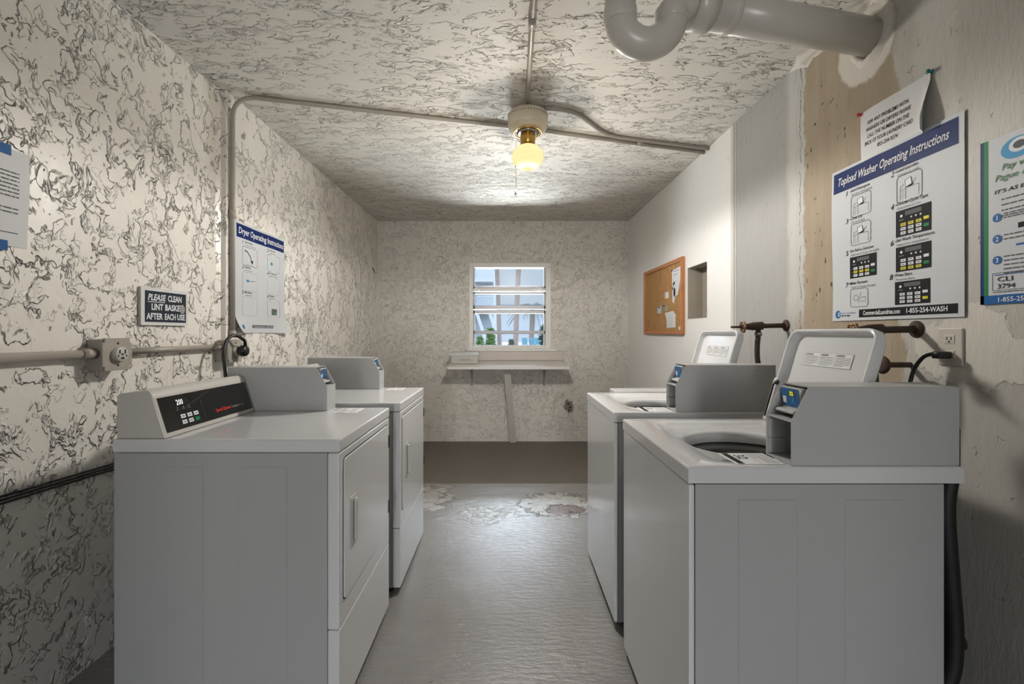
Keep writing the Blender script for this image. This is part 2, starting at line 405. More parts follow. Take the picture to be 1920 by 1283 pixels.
class Sheet:
    """a flat (or bent) printed thing: u to the right, v down, n towards the viewer"""
    def __init__(s, o, right, down, nrm, bend=None):
        s.o, s.r, s.d, s.n = Vector(o), Vector(right), Vector(down), Vector(nrm); s.b = bend; s.parts = {}
    def P(s, u, v, h):
        if s.b: h += s.b(u, v)
        return s.o + s.r*u + s.d*v + s.n*h
    def mb(s, key): return s.parts.setdefault(key, MB())
    def rect(s, key, u0, v0, u1, v1, lay=1, nu=1, nv=1):
        vs = [s.P(u0+(u1-u0)*i/nu, v0+(v1-v0)*j/nv, lay*.0005) for j in range(nv+1) for i in range(nu+1)]
        fs = [(j*(nu+1)+i, (j+1)*(nu+1)+i, (j+1)*(nu+1)+i+1, j*(nu+1)+i+1) for j in range(nv) for i in range(nu)]
        s.mb(key).add(vs, fs, nu*nv > 1); return s
    def poly(s, key, pts, lay=1):
        s.mb(key).add([s.P(u, v, lay*.0005) for u, v in pts], [list(range(len(pts)))]); return s
    def line(s, key, pts, wd, lay=2):
        for (a, b), (c, d) in zip(pts, pts[1:]):
            L = math.hypot(c-a, d-b)
            if L < 1e-6: continue
            nx, ny = -(d-b)/L*wd/2, (c-a)/L*wd/2
            s.poly(key, [(a+nx, b+ny), (c+nx, d+ny), (c-nx, d-ny), (a-nx, b-ny)], lay)
        return s
    def rrect(s, key, u0, v0, u1, v1, r, wd, lay=2):
        p = []
        for cx, cy, a0 in ((u1-r, v0+r, -90), (u1-r, v1-r, 0), (u0+r, v1-r, 90), (u0+r, v0+r, 180)):
            for k in range(5):
                a = math.radians(a0+k*22.5); p.append((cx+r*math.cos(a), cy+r*math.sin(a)))
        p.append(p[0]); return s.line(key, p, wd, lay)
    def disc(s, key, u, v, r, lay=2, ry=None, n=24):
        return s.poly(key, [(u+r*math.cos(2*math.pi*k/n), v+(ry or r)*math.sin(2*math.pi*k/n)) for k in range(n)], lay)
    def text(s, key, t, u, v, size=None, width=None, lay=3, shear=0.0, bold=0.0, align='l', rot=0.0, sx=1.0):
        """v is the baseline"""
        vs, fs = text2d(t, bold)
        if not vs: return s
        x0 = min(p[0] for p in vs); x1 = max(p[0] for p in vs)
        kx = ky = size
        if width: kx = width/(x1-x0); ky = size or kx
        else: kx = size*sx
        W = (x1-x0)*kx; off = {'l': 0, 'c': -W/2, 'r': -W}[align]
        ca, sa = math.cos(rot), math.sin(rot); out = []
        for x, y in vs:
            a = (x-x0)*kx+off+y*ky*shear; b = -y*ky
            out.append(s.P(u+a*ca-b*sa, v+a*sa+b*ca, lay*.0005))
        s.mb(key).add(out, fs); return s
    def words(s, key, u, v, u1, lh, size, n, lay=2):
        """a paragraph too small to read in the photograph"""
        key = key + (round(u*7+v*1000),)
        for j in range(n):
            a = u; end = u1 if j < n-1 else u+(u1-u)*random.uniform(.4, .8)
            while a < end:
                b = min(end, a+random.uniform(.8, 3)*size); s.rect(key, a, v+j*lh, b, v+j*lh+size*.42, lay); a = b+size*.35
        return s
    def build(s, parent):
        done = {}
        for key, mb in s.parts.items():
            host = done.get(('panel_picture', key[2])) if len(key) > 2 and key[0] in ('panel_display', 'panel_keys', 'yellow_keys', 'key_marks', 'start_key') else None
            o = mb.build(key[0], key[1], host or parent); done[(key[0], key[2] if len(key) > 2 else None)] = o

# ================================================================== THE SETTING
T = .14
mb = MB().box(XL-.2, XR+.2, YF-.1, 3.71, -.12, 0.0); struct(mb.build('floor', M_floor))
mb = MB()
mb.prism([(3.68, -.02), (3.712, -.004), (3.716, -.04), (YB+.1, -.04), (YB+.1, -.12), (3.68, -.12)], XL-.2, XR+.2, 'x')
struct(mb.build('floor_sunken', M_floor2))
struct(MB().box(XL-.2, XR+.2, YF-.1, YB+.25, ZC, ZC+.12).build('ceiling', M_ceil))
# left wall with the small jog at the vertical conduit
mb = MB().prism([(XLN, YF-.1), (XLN, YJ-.03), (XLN+.012, YJ-.006), (XL, YJ), (XL, YB), (XL-.2, YB), (XL-.2, YF-.1)], -.1, ZC, 'z')
struct(mb.build('wall_left', M_wall_l))
# right wall with the niche
ny0, ny1, nz0, nz1 = 3.225, 3.573, 1.357, 1.765
mb = MB()
mb.box(XR, XR+T, YF-.1, ny0, -.1, ZC); mb.box(XR, XR+T, ny1, YB, -.1, ZC)
mb.box(XR, XR+T, ny0, ny1, -.1, nz0); mb.box(XR, XR+T, ny0, ny1, nz1, ZC)
struct(mb.build('wall_right', M_wall_r))
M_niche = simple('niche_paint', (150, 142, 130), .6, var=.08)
mb = MB()
mb.box(XR+.12, XR+.14, ny0, ny1, nz0, nz1)
for a in ((XR+.002, XR+.12, ny0, ny0+.004, nz0, nz1), (XR+.002, XR+.12, ny1-.004, ny1, nz0, nz1), (XR+.002, XR+.12, ny0, ny1, nz0, nz0+.004), (XR+.002, XR+.12, ny0, ny1, nz1-.004, nz1)):
    mb.box(*a)
struct(mb.build('wall_niche', M_niche))
# rear wall with the window hole
wx0, wx1, wz0, wz1 = -.443, .525, 1.054, 2.072
mb = MB()
WT = .16
mb.box(XL-.2, wx0, YB, YB+WT, -.12, ZC); mb.box(wx1, XR+.2, YB, YB+WT, -.12, ZC)
mb.box(wx0, wx1, YB, YB+WT, -.12, wz0); mb.box(wx0, wx1, YB, YB+WT, wz1, ZC)
struct(mb.build('wall_rear', M_wall_b))
# wall behind the camera with the open doorway
mb = MB()
mb.box(XL-.2, -.62, YF-.1, YF, 0, ZC); mb.box(.62, XR+.2, YF-.1, YF, 0, ZC); mb.box(-.62, .62, YF-.1, YF, 2.2, ZC)
struct(mb.build('wall_front', M_wall_b))
# vertical seam strip on the right wall
mb = MB(); mb.bbox(XR-.006, XR+.002, 2.835, 2.872, .0, ZC-.002, .003); mb.bbox(XR-.003, XR+.002, 2.815, 2.83, .0, ZC-.002, .0012)
struct(mb.build('trim_1', simple('seam_paint', (184, 181, 174), .5, var=.05)))
# lump of filler in the corner around the drain pipe
def filler():
    bm = bmesh.new(); NY, NT = 26, 9; g = []
    for i in range(NY+1):
        y = 1.30+1.0*i/NY; row = []
        r = .075+.03*math.sin(i*.9)+.02*math.sin(i*2.3+1); r *= .75*min(1, (NY-i)/6, (i+.4)/2)
        for j in range(NT+1):
            a = math.pi/2*j/NT; q = r*(.82+.18*math.cos(4*a)) + random.uniform(-.002, .002)
            # concave cove between ceiling and wall
            x = XR+.001-r+q*math.sin(a)*1.0; z = ZC+.001-r+q*math.cos(a)*1.0
            row.append(bm.verts.new((min(x, XR+.001), y, min(z, ZC+.001))))
        g.append(row)
    for i in range(NY):
        for j in range(NT): bm.faces.new((g[i][j], g[i+1][j], g[i+1][j+1], g[i][j+1]))
    return MB().bm(bm, True)
M_fill = simple('white_filler', (196, 190, 180), .7, var=.08, scale=30, bump=.003, bscale=45)

# ================================================================== WINDOW
win = struct(empty('window_1', ((wx0+wx1)/2, YB, wz0)))
def rel(mbv, root): return mbv.xf(Matrix.Translation(-Vector(root.location)))
mb = MB(); y0, y1 = YB-.012, YB+.1
mb.bbox(wx0-.004, wx0+.045, y0, y1, wz0, wz1+.004, .005); mb.bbox(wx1-.062, wx1+.004, y0+.02, y1, wz0, wz1+.004, .005)
mb.bbox(wx0-.006, wx1+.005, y0-.003, y1+.002, wz1-.05, wz1+.006, .005); mb.bbox(wx0+.03, wx1-.05, y0+.03, y1, wz0+.003, wz0+.045, .005)
rel(mb, win).build('window_frame', M_winpaint, win)
fx0, fx1 = wx0+.045, wx1-.062
def zpx(y): return CZ-(y-624)/F*(YB+.05)
def sash(zt, zb, tb=.018, bb=.028, tilt=.0, yo=0):
    mb = MB(); ya, yb = YB+.045+yo, YB+.075+yo
    mb.bbox(fx0, fx1, ya, yb, zt-tb, zt, .003); mb.bbox(fx0, fx1, ya, yb, zb, zb+bb, .003)
    mb.bbox(fx0, fx0+.018, ya, yb, zb, zt, .003); mb.bbox(fx1-.018, fx1, ya, yb, zb, zt, .003)
    rel(mb, win); o = mb.build('sash', M_alu, win)
    g = rel(MB().box(fx0+.018, fx1-.018, (ya+yb)/2-.002, (ya+yb)/2+.002, zb+bb, zt-tb), win)
    g.build('pane', M_glass, o); return o
zz = [zpx(y) for y in (502, 541, 580, 625, 650)]
sash(zpx(501), zpx(541)); sash(zpx(547), zpx(580), .03, .045); sash(zpx(582), zpx(626), .04, .036); sash(zpx(626), zpx(652), .004, .03)
mb = MB().bbox(fx0, fx1, YB+.03, YB+.05, zpx(546), zpx(541), .003)
rel(mb, win).build('mullion', M_winpaint, win)
for px in (898, 1011):
    mb = MB(); x = (px-950)/F*(YB+.04)
    mb.prism([(x-.02, zpx(546)), (x+.02, zpx(541.5)), (x+.03, zpx(541.5)), (x+.005, zpx(546))], YB+.015, YB+.035, 'y')
    rel(mb, win).build('latch', M_steel, win)
mb = MB().bbox(wx0-.03, wx1+.06, YB-.03, YB+.12, wz0-.022, wz0+.004, .005)
rel(mb, win).build('window_sill', M_winpaint, win)

# ================================================================== DRYERS
def emboss(mb, y, x0, x1, z0, z1, t=.0022):
    """long stamped rectangle on the side panel (normal -y)"""
    mb.bbox(x0, x1, y-t, y+.01, z0, z1, .0022, 1)
def card_box(root, y0, y1, x0, x1, h, sgn, front_open, digits):
    """payment box; local x grows away from the aisle when sgn=+1; base at z=.9155"""
    B = .9155; k = .045; kn = h*.565; L = x1-x0
    def X(a): return sgn*(x0+a)
    prof = [(0, 0), (L, 0), (L, h), (k, h), (0, kn)]
    mb = MB(); t = .0035
    P = lambda q: [(X(a), B+b) for a, b in q]
    mb.prism(P(prof), y0, y0+t, 'y', .0012, 1); mb.prism(P(prof), y1-t, y1, 'y', .0012, 1)
    mb.prism(P([(k+.002, h-t), (L, h-t), (L, h), (k, h)]), y0+t, y1-t, 'y')
    mb.prism(P([(L-t, 0), (L, 0), (L, h-t), (L-t, h-t)]), y0+t, y1-t, 'y')
    mb.prism(P([(0, kn-t), (.075, kn-t), (.075, kn), (0, kn)]), y0+t, y1-t, 'y')
    mb.prism(P([(0, 0), (.12, 0), (.12, t), (0, t)]), y0+t, y1-t, 'y')
    xb = .085
    mb.prism(P([(xb, t), (xb+t, t), (xb+t, h-t), (xb, h-t)]), y0+t, y1-t, 'y')
    if not front_open:
        mb.prism(P([(0, t), (t, t), (t, kn-t), (0, kn-t)]), y0+t, y1-t, 'y')
        mb.prism(P([(-.0012, .045), (0, .045), (0, .047), (-.0012, .047)]), y0+t, y1-t, 'y')
    box = mb.build('payment_box', M_box, root)
    # small stamped slot high on the near side
    s = MB().bbox(min(X(L-.10), X(L-.055)), max(X(L-.10), X(L-.055)), y0-.0012, y0+.001, B+h-.042, B+h-.036, .001, 1)
    s.build('stamped_slot', M_box, box)
    if front_open:
        m = MB(); ym = y1-t
        m.prism(P([(.004, .048), (.052, .048), (.052, kn-.012), (.004, kn-.012)]), ym-.004, ym, 'y', .001, 1)
        m.prism(P([(.004, .005), (.052, .005), (.052, .046), (.004, .046)]), ym-.004, ym, 'y', .001, 1)
        m.build('inner_plate', M_box, box)
        MB().lathe([(0, B+.018), (.009, B+.018), (.009, B+.006), (.011, B+.0036)], (X(.062), y0+.035, 0), 18).build('lock_barrel', M_black, box)
    # card reader
    rb = MB(); yy0, yy1 = y0+.022, y1-.012
    rb.prism(P([(.040, h*.67), (.082, h*.67), (.082, h-.008), (.034, h-.008)]), yy0, yy1, 'y', .003)
    rb.build('card_reader', M_trim, box)
    lp = MB(); lp.prism(P([(.018, h*.62), (.075, h*.62), (.075, h*.69), (.040, h*.69), (.018, h*.66)]), yy0, yy1, 'y', .004)
    lp.build('card_slot_lip', M_box, box)
    # blue face, display and marks, seen from the aisle
    W = yy1-yy0; Hh = h*.31-.008
    face_n = Vector((-sgn, 0, .08)).normalized()
    right = Vector((0, -sgn, 0)); down = Vector((sgn*.006/Hh, 0, -1)).normalized()
    o = Vector((X(.034), yy1 if sgn > 0 else yy0, B+h-.008))
    sh = Sheet(o+face_n*.0008, right, down, face_n)
    sh.rect(('reader_face', M_blueface), .003, .003, W-.003, Hh-.002, 1)
    sh.rect(('display_window', M_greyink), W*.38, .010, W*.80, .022, 2)
    sh.text(('display_digits', emit('display_yellow', (235, 240, 30), .9)), digits, W*.50, .0215, size=.0150, bold=.0, lay=3)
    sh.rect(('card_picture', M_wink), .008, Hh*.48, .022, Hh*.82, 2)
    sh.poly(('tap_mark', M_cyan), [(W*.55, Hh*.62), (W*.70, Hh*.45), (W*.70, Hh*.8)], 2)
    sh.disc(('led', M_cyan), W*.86, Hh*.42, .0016, 2); sh.disc(('led', M_cyan, 2), W*.18, .016, .0014, 2); sh.disc(('led', M_cyan, 3), W*.28, .016, .0014, 2)
    sh.build(box)
    return box

def make_dryer(loc, label):
    r = empty('clothes_dryer', loc, label, 'dryer', 'clothes dryers along the left wall')
    W = .60; D = .715
    MB().bbox(-D, 0, 0, W, .872, .915, .006, 3).build('top_panel', M_en, r)
    mb = MB().box(-D+.004, -.040, .004, W-.004, .03, .8705)
    emboss(mb, .004, -.59, -.43, .06, .827); emboss(mb, .004, -.322, -.166, .06, .827)
    mb.build('cabinet', M_en_side, r)
    MB().bbox(-.039, -.001, .002, W-.002, .3135, .8705, .005, 3).build('front_panel', M_en, r)
    MB().bbox(-.039, -.001, .002, W-.002, .03, .3115, .005, 3).build('kick_panel', M_en, r)
    # door: rounded sheet set in a shallow groove
    def rr(y0, y1, z0, z1, rad, x0, x1, bev):
        p = []
        for cy, cz, a0 in ((y1-rad, z1-rad, 0), (y0+rad, z1-rad, 90), (y0+rad, z0+rad, 180), (y1-rad, z0+rad, 270)):
            for k in range(5):
                a = math.radians(a0+22.5*k); p.append((cy+rad*math.cos(a), cz+rad*math.sin(a)))
        return MB().prism(p, x0, x1, 'x', bev, 1)
    g = rr(.032, .570, .385, .848, .018, -.003, -.0004, 0); g.build('door_gasket', M_dark, r)
    d = rr(.036, .566, .389, .844, .016, -.002, .004, .0015).build('door', M_en, r)
    h = MB(); h.bbox(.003, .0065, .085, .140, .532, .700, .003); h.bbox(.006, .017, .112, .132, .545, .688, .006, 3)
    h.build('handle', M_trim, d)
    MB().bbox(.0035, .008, .088, .106, .540, .692, .002).build('handle_recess', M_en_side, d)
    for z0 in (.742, .455):
        MB().bbox(-.001, .0075, .5665, .582, z0, z0+.055, .002, 1).build('hinge', M_black, d)
    MB().bbox(-.68, -.06, .03, W-.03, .012, .03, .002).build('base', M_dark, r)
    for x in (-.66, -.06):
        for y in (.05, W-.05):
            MB().lathe([(0, .0), (.018, .0), (.018, .008), (.008, .010), (.008, .03)], (x, y, 0), 14).build('foot', M_black, r)
    # control console
    prof = [(-.548, .9155), (-.590, 1.050), (-.600, 1.064), (-.612, 1.070), (-.628, 1.066), (-.694, 1.058), (-.703, 1.05), (-.703, .9155)]
    c = MB().prism(prof, .003, .502, 'y', .004, 2).build('console', M_trim, r)
    p0 = Vector((-.548, .003, .9155)); p1 = Vector((-.590, .003, 1.050)); up = (p1-p0).normalized(); nrm = Vector((up.z, 0, -up.x))
    L = (p1-p0).length
    sh = Sheet(p1+nrm*.0006, (0, 1, 0), tuple(-up), tuple(nrm))
    sh.rect(('control_panel', M_gloss_black), .012, .010, .490, L-.016, 1)
    sh.rect(('display_window', M_ink), .080, .024, .142, .046, 2)
    sh.text(('display_digits', emit('display_white', (250, 250, 250), .8)), '200', .084, .0445, size=.026, bold=.0, sx=.8)
    for i in range(3):
        sh.disc(('indicator', M_wink, i), .084+.026*i, .054, .0014); sh.rect(('tiny_caption', M_greyink, i), .076+.026*i, .060, .090+.026*i, .062, 2)
    for j in range(2):
        for i in range(3):
            u = .087+.031*i; v = .078+.020*j
            key = ('start_button', M_green) if (i == 2 and j == 1) else ('button', M_wink, i*2+j)
            sh.rect(key, u, v, u+.022, v+.013, 2); sh.rect(('button_mark', M_greyink, i*2+j), u+.004, v+.005, u+.017, v+.008, 3)
    sh.line(('divider', M_greyink), [(.200, .045), (.200, .112)], .0012)
    red = simple('red_print', (214, 42, 22), .4)
    sh.text(('red_lettering', red), 'Speed Queen', .262, .1005, width=.088, size=.0165, bold=.025)
    sh.text(('white_lettering', M_lightink), 'Commercial Dryer', .356, .1005, width=.082, size=.014)
    sh.build(c)
    card_box(r, .506, .604, .243, .668, .186, -1, False, '')
    # price sticker in front of the payment box
    st = Sheet((-.085, .50, .9154), (0, 1, 0), (1, 0, 0), (0, 0, 1))
    st = Sheet((-.20, .455, .9154), (0, 1, 0), (1, 0, 0), (0, 0, 1))
    st.rect(('sticker', M_paper), 0, 0, .12, .10, 1)
    st.words(('sticker_print', M_ink), .01, .012, .11, .012, .007, 3, 2); st.words(('sticker_print', M_greyink), .01, .055, .11, .009, .005, 4, 2)
    st.build(r)
    return r
make_dryer((-.525, 1.407, 0), 'white clothes dryer nearest the camera, its black control panel showing')
make_dryer((-.507, 2.137, -.0), 'white clothes dryer farther along the left wall, behind the nearest dryer')

# ================================================================== WASHERS
def make_washer(loc, label, digits):
    r = empty('washing_machine', loc, label, 'washing machine', 'washing machines along the right wall')
    W = .63; D = .688
    # top panel with rounded well and round opening: one surface of rings
    hx, hy = .300, .305
    def ray(a, x0, x1, y0, y1, rad):
        # distance along angle a to a rounded rectangle
        c, s_ = math.cos(a), math.sin(a); best = 9
        if c > 1e-9: best = min(best, (x1-hx)/c)
        if c < -1e-9: best = min(best, (x0-hx)/c)
        if s_ > 1e-9: best = min(best, (y1-hy)/s_)
        if s_ < -1e-9: best = min(best, (y0-hy)/s_)
        px, py = hx+c*best, hy+s_*best
        if rad:
            cx = min(max(px, x0+rad), x1-rad); cy = min(max(py, y0+rad), y1-rad)
            if (px < x0+rad or px > x1-rad) and (py < y0+rad or py > y1-rad):
                fx = cx-hx; fy = cy-hy; b = c*fx+s_*fy; cc = fx*fx+fy*fy-rad*rad; disc = b*b-cc
                if disc > 0: best = b+math.sqrt(disc); px, py = hx+c*best, hy+s_*best
        return px, py
    angs = [2*math.pi*k/96 for k in range(96)]
    for x, y in ((0, 0), (D, 0), (0, W), (D, W)):
        angs += [math.atan2(y-hy, x-hx) % (2*math.pi)]
    angs = sorted(set(round(a, 6) for a in angs)); n = len(angs)
    Zt = .915; rings = []
    o3 = lambda i, z, rad=0: [(*ray(a, i, D-i, i, W-i, rad), z) for a in angs]
    rings.append(o3(.012, .874)); rings.append(o3(.0, .874)); rings.append(o3(0, Zt-.006)); rings.append(o3(.002, Zt-.002)); rings.append(o3(.006, Zt))
    wl = lambda i, z: [(*ray(a, .095+i, .548-i, .045+i, .560-i, .05), z) for a in angs]
    rings.append(wl(-.004, Zt)); rings.append(wl(.004, Zt-.004)); rings.append(wl(.016, Zt-.012)); rings.append(wl(.022, Zt-.013))
    ci = lambda rx, ry, z: [(hx+rx*math.cos(a), hy+ry*math.sin(a), z) for a in angs]
    for rx, z in ((.195, Zt-.013), (.183, Zt-.016), (.174, Zt-.024), (.170, Zt-.036), (.170, Zt-.050)):
        rings.append(ci(rx, rx*.93, z))
    vs = [p for rg in rings for p in rg]; fs = []
    for i in range(len(rings)-1):
        for k in range(n):
            k2 = (k+1) % n; fs.append((i*n+k, i*n+k2, (i+1)*n+k2, (i+1)*n+k))
    mb = MB(); mb.add(vs, fs, False); top = mb.build('top_panel', M_en, r)
    for p in top.data.polygons: p.use_smooth = p.index >= 4*n
    # tub: plastic ring, basket, agitator
    tub = MB().lathe([(.215, .872), (.215, .860), (.172, .856), (.160, .848), (.160, .835), (.19, .83)], (hx, hy, 0), 64)
    tub = tub.build('tub_ring', M_tub, r)
    MB().lathe([(.21, .852), (.212, .84), (.212, .50), (.0, .49)], (hx, hy, 0), 64).build('basket', M_steel, r)
    MB().lathe([(.0, .78), (.03, .775), (.05, .74), (.055, .60), (.10, .53), (.14, .51)], (hx, hy, 0), 32).build('agitator', M_tub, r)
    # body
    mb = MB(); z1 = .8705
    mb.box(.019, .641, .004, .0075, .03, z1); mb.box(.019, .641, W-.0075, W-.004, .03, z1); mb.box(.6375, .641, .0075, W-.0075, .03, z1)
    mb.box(.019, .641, .0075, W-.0075, .03, .04)
    emboss(mb, .004, .125, .274, .06, .833); emboss(mb, .004, .391, .540, .06, .833)
    mb.build('cabinet', M_en_side, r)
    MB().bbox(.002, .0175, .002, W-.002, .03, z1, .005, 3).build('front_panel', M_en, r)
    MB().box(.05, .60, .04, W-.04, .014, .03).build('base', M_dark, r)
    for x in (.06, .58):
        for y in (.05, W-.05):
            MB().lathe([(0, .0), (.018, .0), (.018, .008), (.008, .010), (.008, .03)], (x, y, 0), 14).build('foot', M_black, r)
    # console behind the lid
    prof = [(.541, .9155), (.583, 1.064), (.590, 1.076), (.604, 1.080), (.676, 1.074), (.683, 1.066), (.683, .9155)]
    c = MB().prism(prof, .150, .627, 'y', .004, 2).build('console', M_trim, r)
    p0 = Vector((.541, .627, .9155)); p1 = Vector((.583, .627, 1.064)); up = (p1-p0).normalized(); nrm = Vector((-up.z, 0, up.x)); L = (p1-p0).length
    sh = Sheet(p1+nrm*.0006, (0, -1, 0), tuple(-up), tuple(nrm)); sh.rect(('control_panel', M_gloss_black), .006, .010, .470, L-.014, 1); sh.build(c)
    # open lid, leaning back
    Lw, Lh, y0 = .400, .350, .145
    hinge = Vector((.522, y0, .922)); tip = Vector((.622, y0, 1.262)); v_ = (tip-hinge).normalized(); nn = Vector((-v_.z, 0, v_.x))
    M = Matrix(((0, v_.x, nn.x, hinge.x), (1, v_.y, nn.y, hinge.y), (0, v_.z, nn.z, hinge.z), (0, 0, 0, 1)))
    def outline(i, rad):
        p = []
        for cu, cv, a0, rd in ((Lw-i-rad, Lh-i-rad, 0, rad), (i+rad, Lh-i-rad, 90, rad), (i+.008, i+.008, 180, .008), (Lw-i-.008, i+.008, 270, .008)):
            for k in range(7):
                a = math.radians(a0+15*k); p.append((cu+rd*math.cos(a), cv+rd*math.sin(a)))
        return p
    lay = [(0, .042, -.002), (.002, .042, -.010), (.012, .034, -.014), (.02, .03, -.012), (.0, .042, -.002)]
    R = []
    for i, rad, h in ((.03, .02, -.012), (.004, .04, -.012), (.0, .042, -.006), (.0, .042, .018), (.003, .040, .022), (.009, .036, .022), (.012, .034, .018), (.016, .032, .002), (.024, .026, -.004)):
        R.append([(u, v, h) for u, v in outline(i, rad)])
    m = len(R[0]); vs = [p for q in R for p in q]; fs = []
    for i in range(len(R)-1):
        for k in range(m):
            k2 = (k+1) % m; fs.append((i*m+k, i*m+k2, (i+1)*m+k2, (i+1)*m+k))
    fs.append(list(range(m))[::-1]); fs.append([(len(R)-1)*m+k for k in range(m)])
    mb = MB(); mb.add(vs, fs, True); mb.xf(M); lid = mb.build('lid', M_en, r)
    for p in lid.data.polygons:
        if len(p.vertices) > 4: p.use_smooth = False
    for u in (.006, Lw-.006):
        b = MB().lathe([(0, .030), (.007, .030), (.009, .026), (.009, .020)], (0, 0, 0), 16); b.xf(M @ Matrix.Translation((u+(.006 if u < .1 else -.006), .145, -.002)))
        b.build('lid_bumper', M_black, lid)
    lb = Sheet(M @ Vector((Lw*.78, Lh*.78, -.0032)), M.to_3x3() @ Vector((-1, 0, 0)), M.to_3x3() @ Vector((0, -1, 0)), nn)
    lb.rect(('warning_label', M_paper), 0, 0, .215, .048, 1)
    lb.rrect(('label_border', M_greyink), .001, .001, .214, .047, .002, .0006, 2)
    for i, t in enumerate(('CAUTION', 'WARNING', 'WARNING')):
        u = .004+i*.071; lb.text(('label_print', M_ink), t, u, .010, size=.0075, bold=.02); lb.words(('label_print', M_ink), u, .014, u+.062, .0052, .003, 6, 2)
        if i: lb.line(('label_border', M_greyink), [(u-.004, .002), (u-.004, .046)], .0005)
    lb.build(lid)
    card_box(r, .008, .120, .262, .685, .198, 1, True, digits)
    st = Sheet((.255, .125, .9154), (0, -1, 0), (-1, 0, 0), (0, 0, 1))
    st.rect(('sticker', M_paper), 0, 0, .105, .125, 1)
    st.rect(('sticker_print', M_ink), .004, .100, .100, .116, 2)
    st.text(('sticker_number', M_ink), '32', .020, .092, size=.040, lay=2, bold=.01)
    st.words(('sticker_print', M_greyink), .006, .010, .098, .009, .005, 5, 2); st.line(('sticker_print', M_ink), [(.004, .055), (.100, .055)], .001)
    st.build(r)
    return r
make_washer((.453, 1.117, 0), 'white top-load washing machine nearest the camera, lid open, reader showing yellow 32', '32')
make_washer((.451, 1.882, 0), 'white top-load washing machine behind the nearest one, lid open below the cork board', '')
# the edge of something white behind the far washer
r = empty('storage_cabinet', (.62, 2.545, 0), 'low white cabinet behind the far washing machine, only its top edge visible', 'cabinet')
MB().bbox(0, .60, 0, .15, .885, .917, .005).build('top_panel', M_en, r); MB().box(.008, .59, .008, .142, 0, .8845).build('body', M_en_side, r)

# ================================================================== COUNTER UNDER THE WINDOW
r = empty('folding_counter', (.02, YB, .873), 'speckled laminate wall counter propped by a slanting board below the window', 'counter')
yb, yf = YB-.004, 4.955
mb = MB(); xa0, xa1, xb0, xb1 = -.655, .702, -.645, .672
zf, zb = .873, .9226
vs = [(xa0, yf, zf), (xa1, yf, zf), (xb1, yb, zb), (xb0, yb, zb), (xa0, yf, zf-.03), (xa1, yf, zf-.03), (xb1, yb, zb-.03), (xb0, yb, zb-.03)]
vs[0:0] = []
mb.add(vs, [(0, 1, 2, 3), (4, 7, 6, 5), (0, 4, 5, 1), (1, 5, 6, 2), (2, 6, 7, 3), (3, 7, 4, 0)])
bm = bmesh.new()
rel(mb, r).build('counter_top', M_lam, r)
rel(MB().bbox(-.645, .670, YB-.022, YB-.003, .9235, 1.030, .003), r).build('backsplash', simple('beige_laminate', (182, 172, 164), .4, var=.04), r)
M_board = simple('painted_board', (176, 172, 164), .5, var=.05, scale=14)
mb = MB(); vs = []
for (x, y, z) in ((.002, 5.06, .862), (.075, 5.27, -.04)):
    for dx in (-.036, .036):
        for dy in (-.012, .012): vs.append((x+dx, y+dy, z))
mb.add(vs, [(0, 1, 3, 2), (4, 6, 7, 5), (0, 4, 5, 1), (2, 3, 7, 6), (0, 2, 6, 4), (1, 5, 7, 3)])
rel(mb, r).build('brace_board', M_board, r)
for x in (-.41, .44):
    mb = MB(); mb.prism([(YB-.003, .885), (YB-.26, .850), (YB-.26, .845), (YB-.02, .62), (YB-.003, .62)], x-.005, x+.005, 'x')
    rel(mb, r).build('bracket', M_board, r)
r = empty('tissue_box', (-.49, 5.165, .9035), 'small white plastic box with a label, on the left end of the counter', 'box')
mb = MB().bbox(-.145, .165, -.07, .07, .001, .098, .008, 3); b = mb.build('body', M_trim, r)
MB().bbox(-.152, .172, -.076, .076, .098, .116, .006, 3).build('lid', M_paper, r)
sh = Sheet((-.04, -.0705, .058), (1, 0, 0), (0, 0, -1), (0, -1, 0)); sh.rrect(('label_border', M_greyink), 0, 0, .12, .024, .004, .002, 1)
sh.rect(('label_strip', M_lightink), .01, .008, .11, .016, 1); sh.build(r)
r.rotation_euler = (.1396, 0, 0)

# outlet on the rear wall and the hole in the plaster
r = empty('outlet_cover', ((1099-950)/158.1, YB, .355), 'white outlet cover low on the rear wall beside the far washer', 'outlet cover')
MB().bbox(-.036, .036, -.008, -.0005, -.058, .058, .003).build('plate', M_trim, r)
for z in (-.02, .02): MB().bbox(-.016, .016, -.0095, -.007, z-.013, z+.013, .003).build('socket', M_paper, r)
def blotch(n, rad, seed, ax):
    random.seed(seed); return [((rad*random.uniform(.6, 1.15))*math.cos(2*math.pi*k/n)*ax, (rad*random.uniform(.6, 1.15))*math.sin(2*math.pi*k/n)) for k in range(n)]
M_hole = simple('broken_plaster', (128, 122, 112), .9, var=.3, scale=60, bump=.004, bscale=80)
mb = MB(); pts = blotch(22, .085, 4, .72)
mb.prism([((1067-950)/158.1+a, .377+b) for a, b in pts], YB-.004, YB+.0, 'y')
o = mb.build('broken_plaster_patch', M_hole); tag(o, 'broken plaster scar low on the rear wall right of the counter brace', 'wall damage')
for dx, dz in ((-.01, .03), (.01, -.01), (.002, -.045)):
    MB().lathe([(0, -.0055), (.012, -.0055), (.013, -.004)], ((1067-950)/158.1+dx, YB, .377+dz), 12, 'y').build('screw_hole', M_dark, o)
random.seed(11)

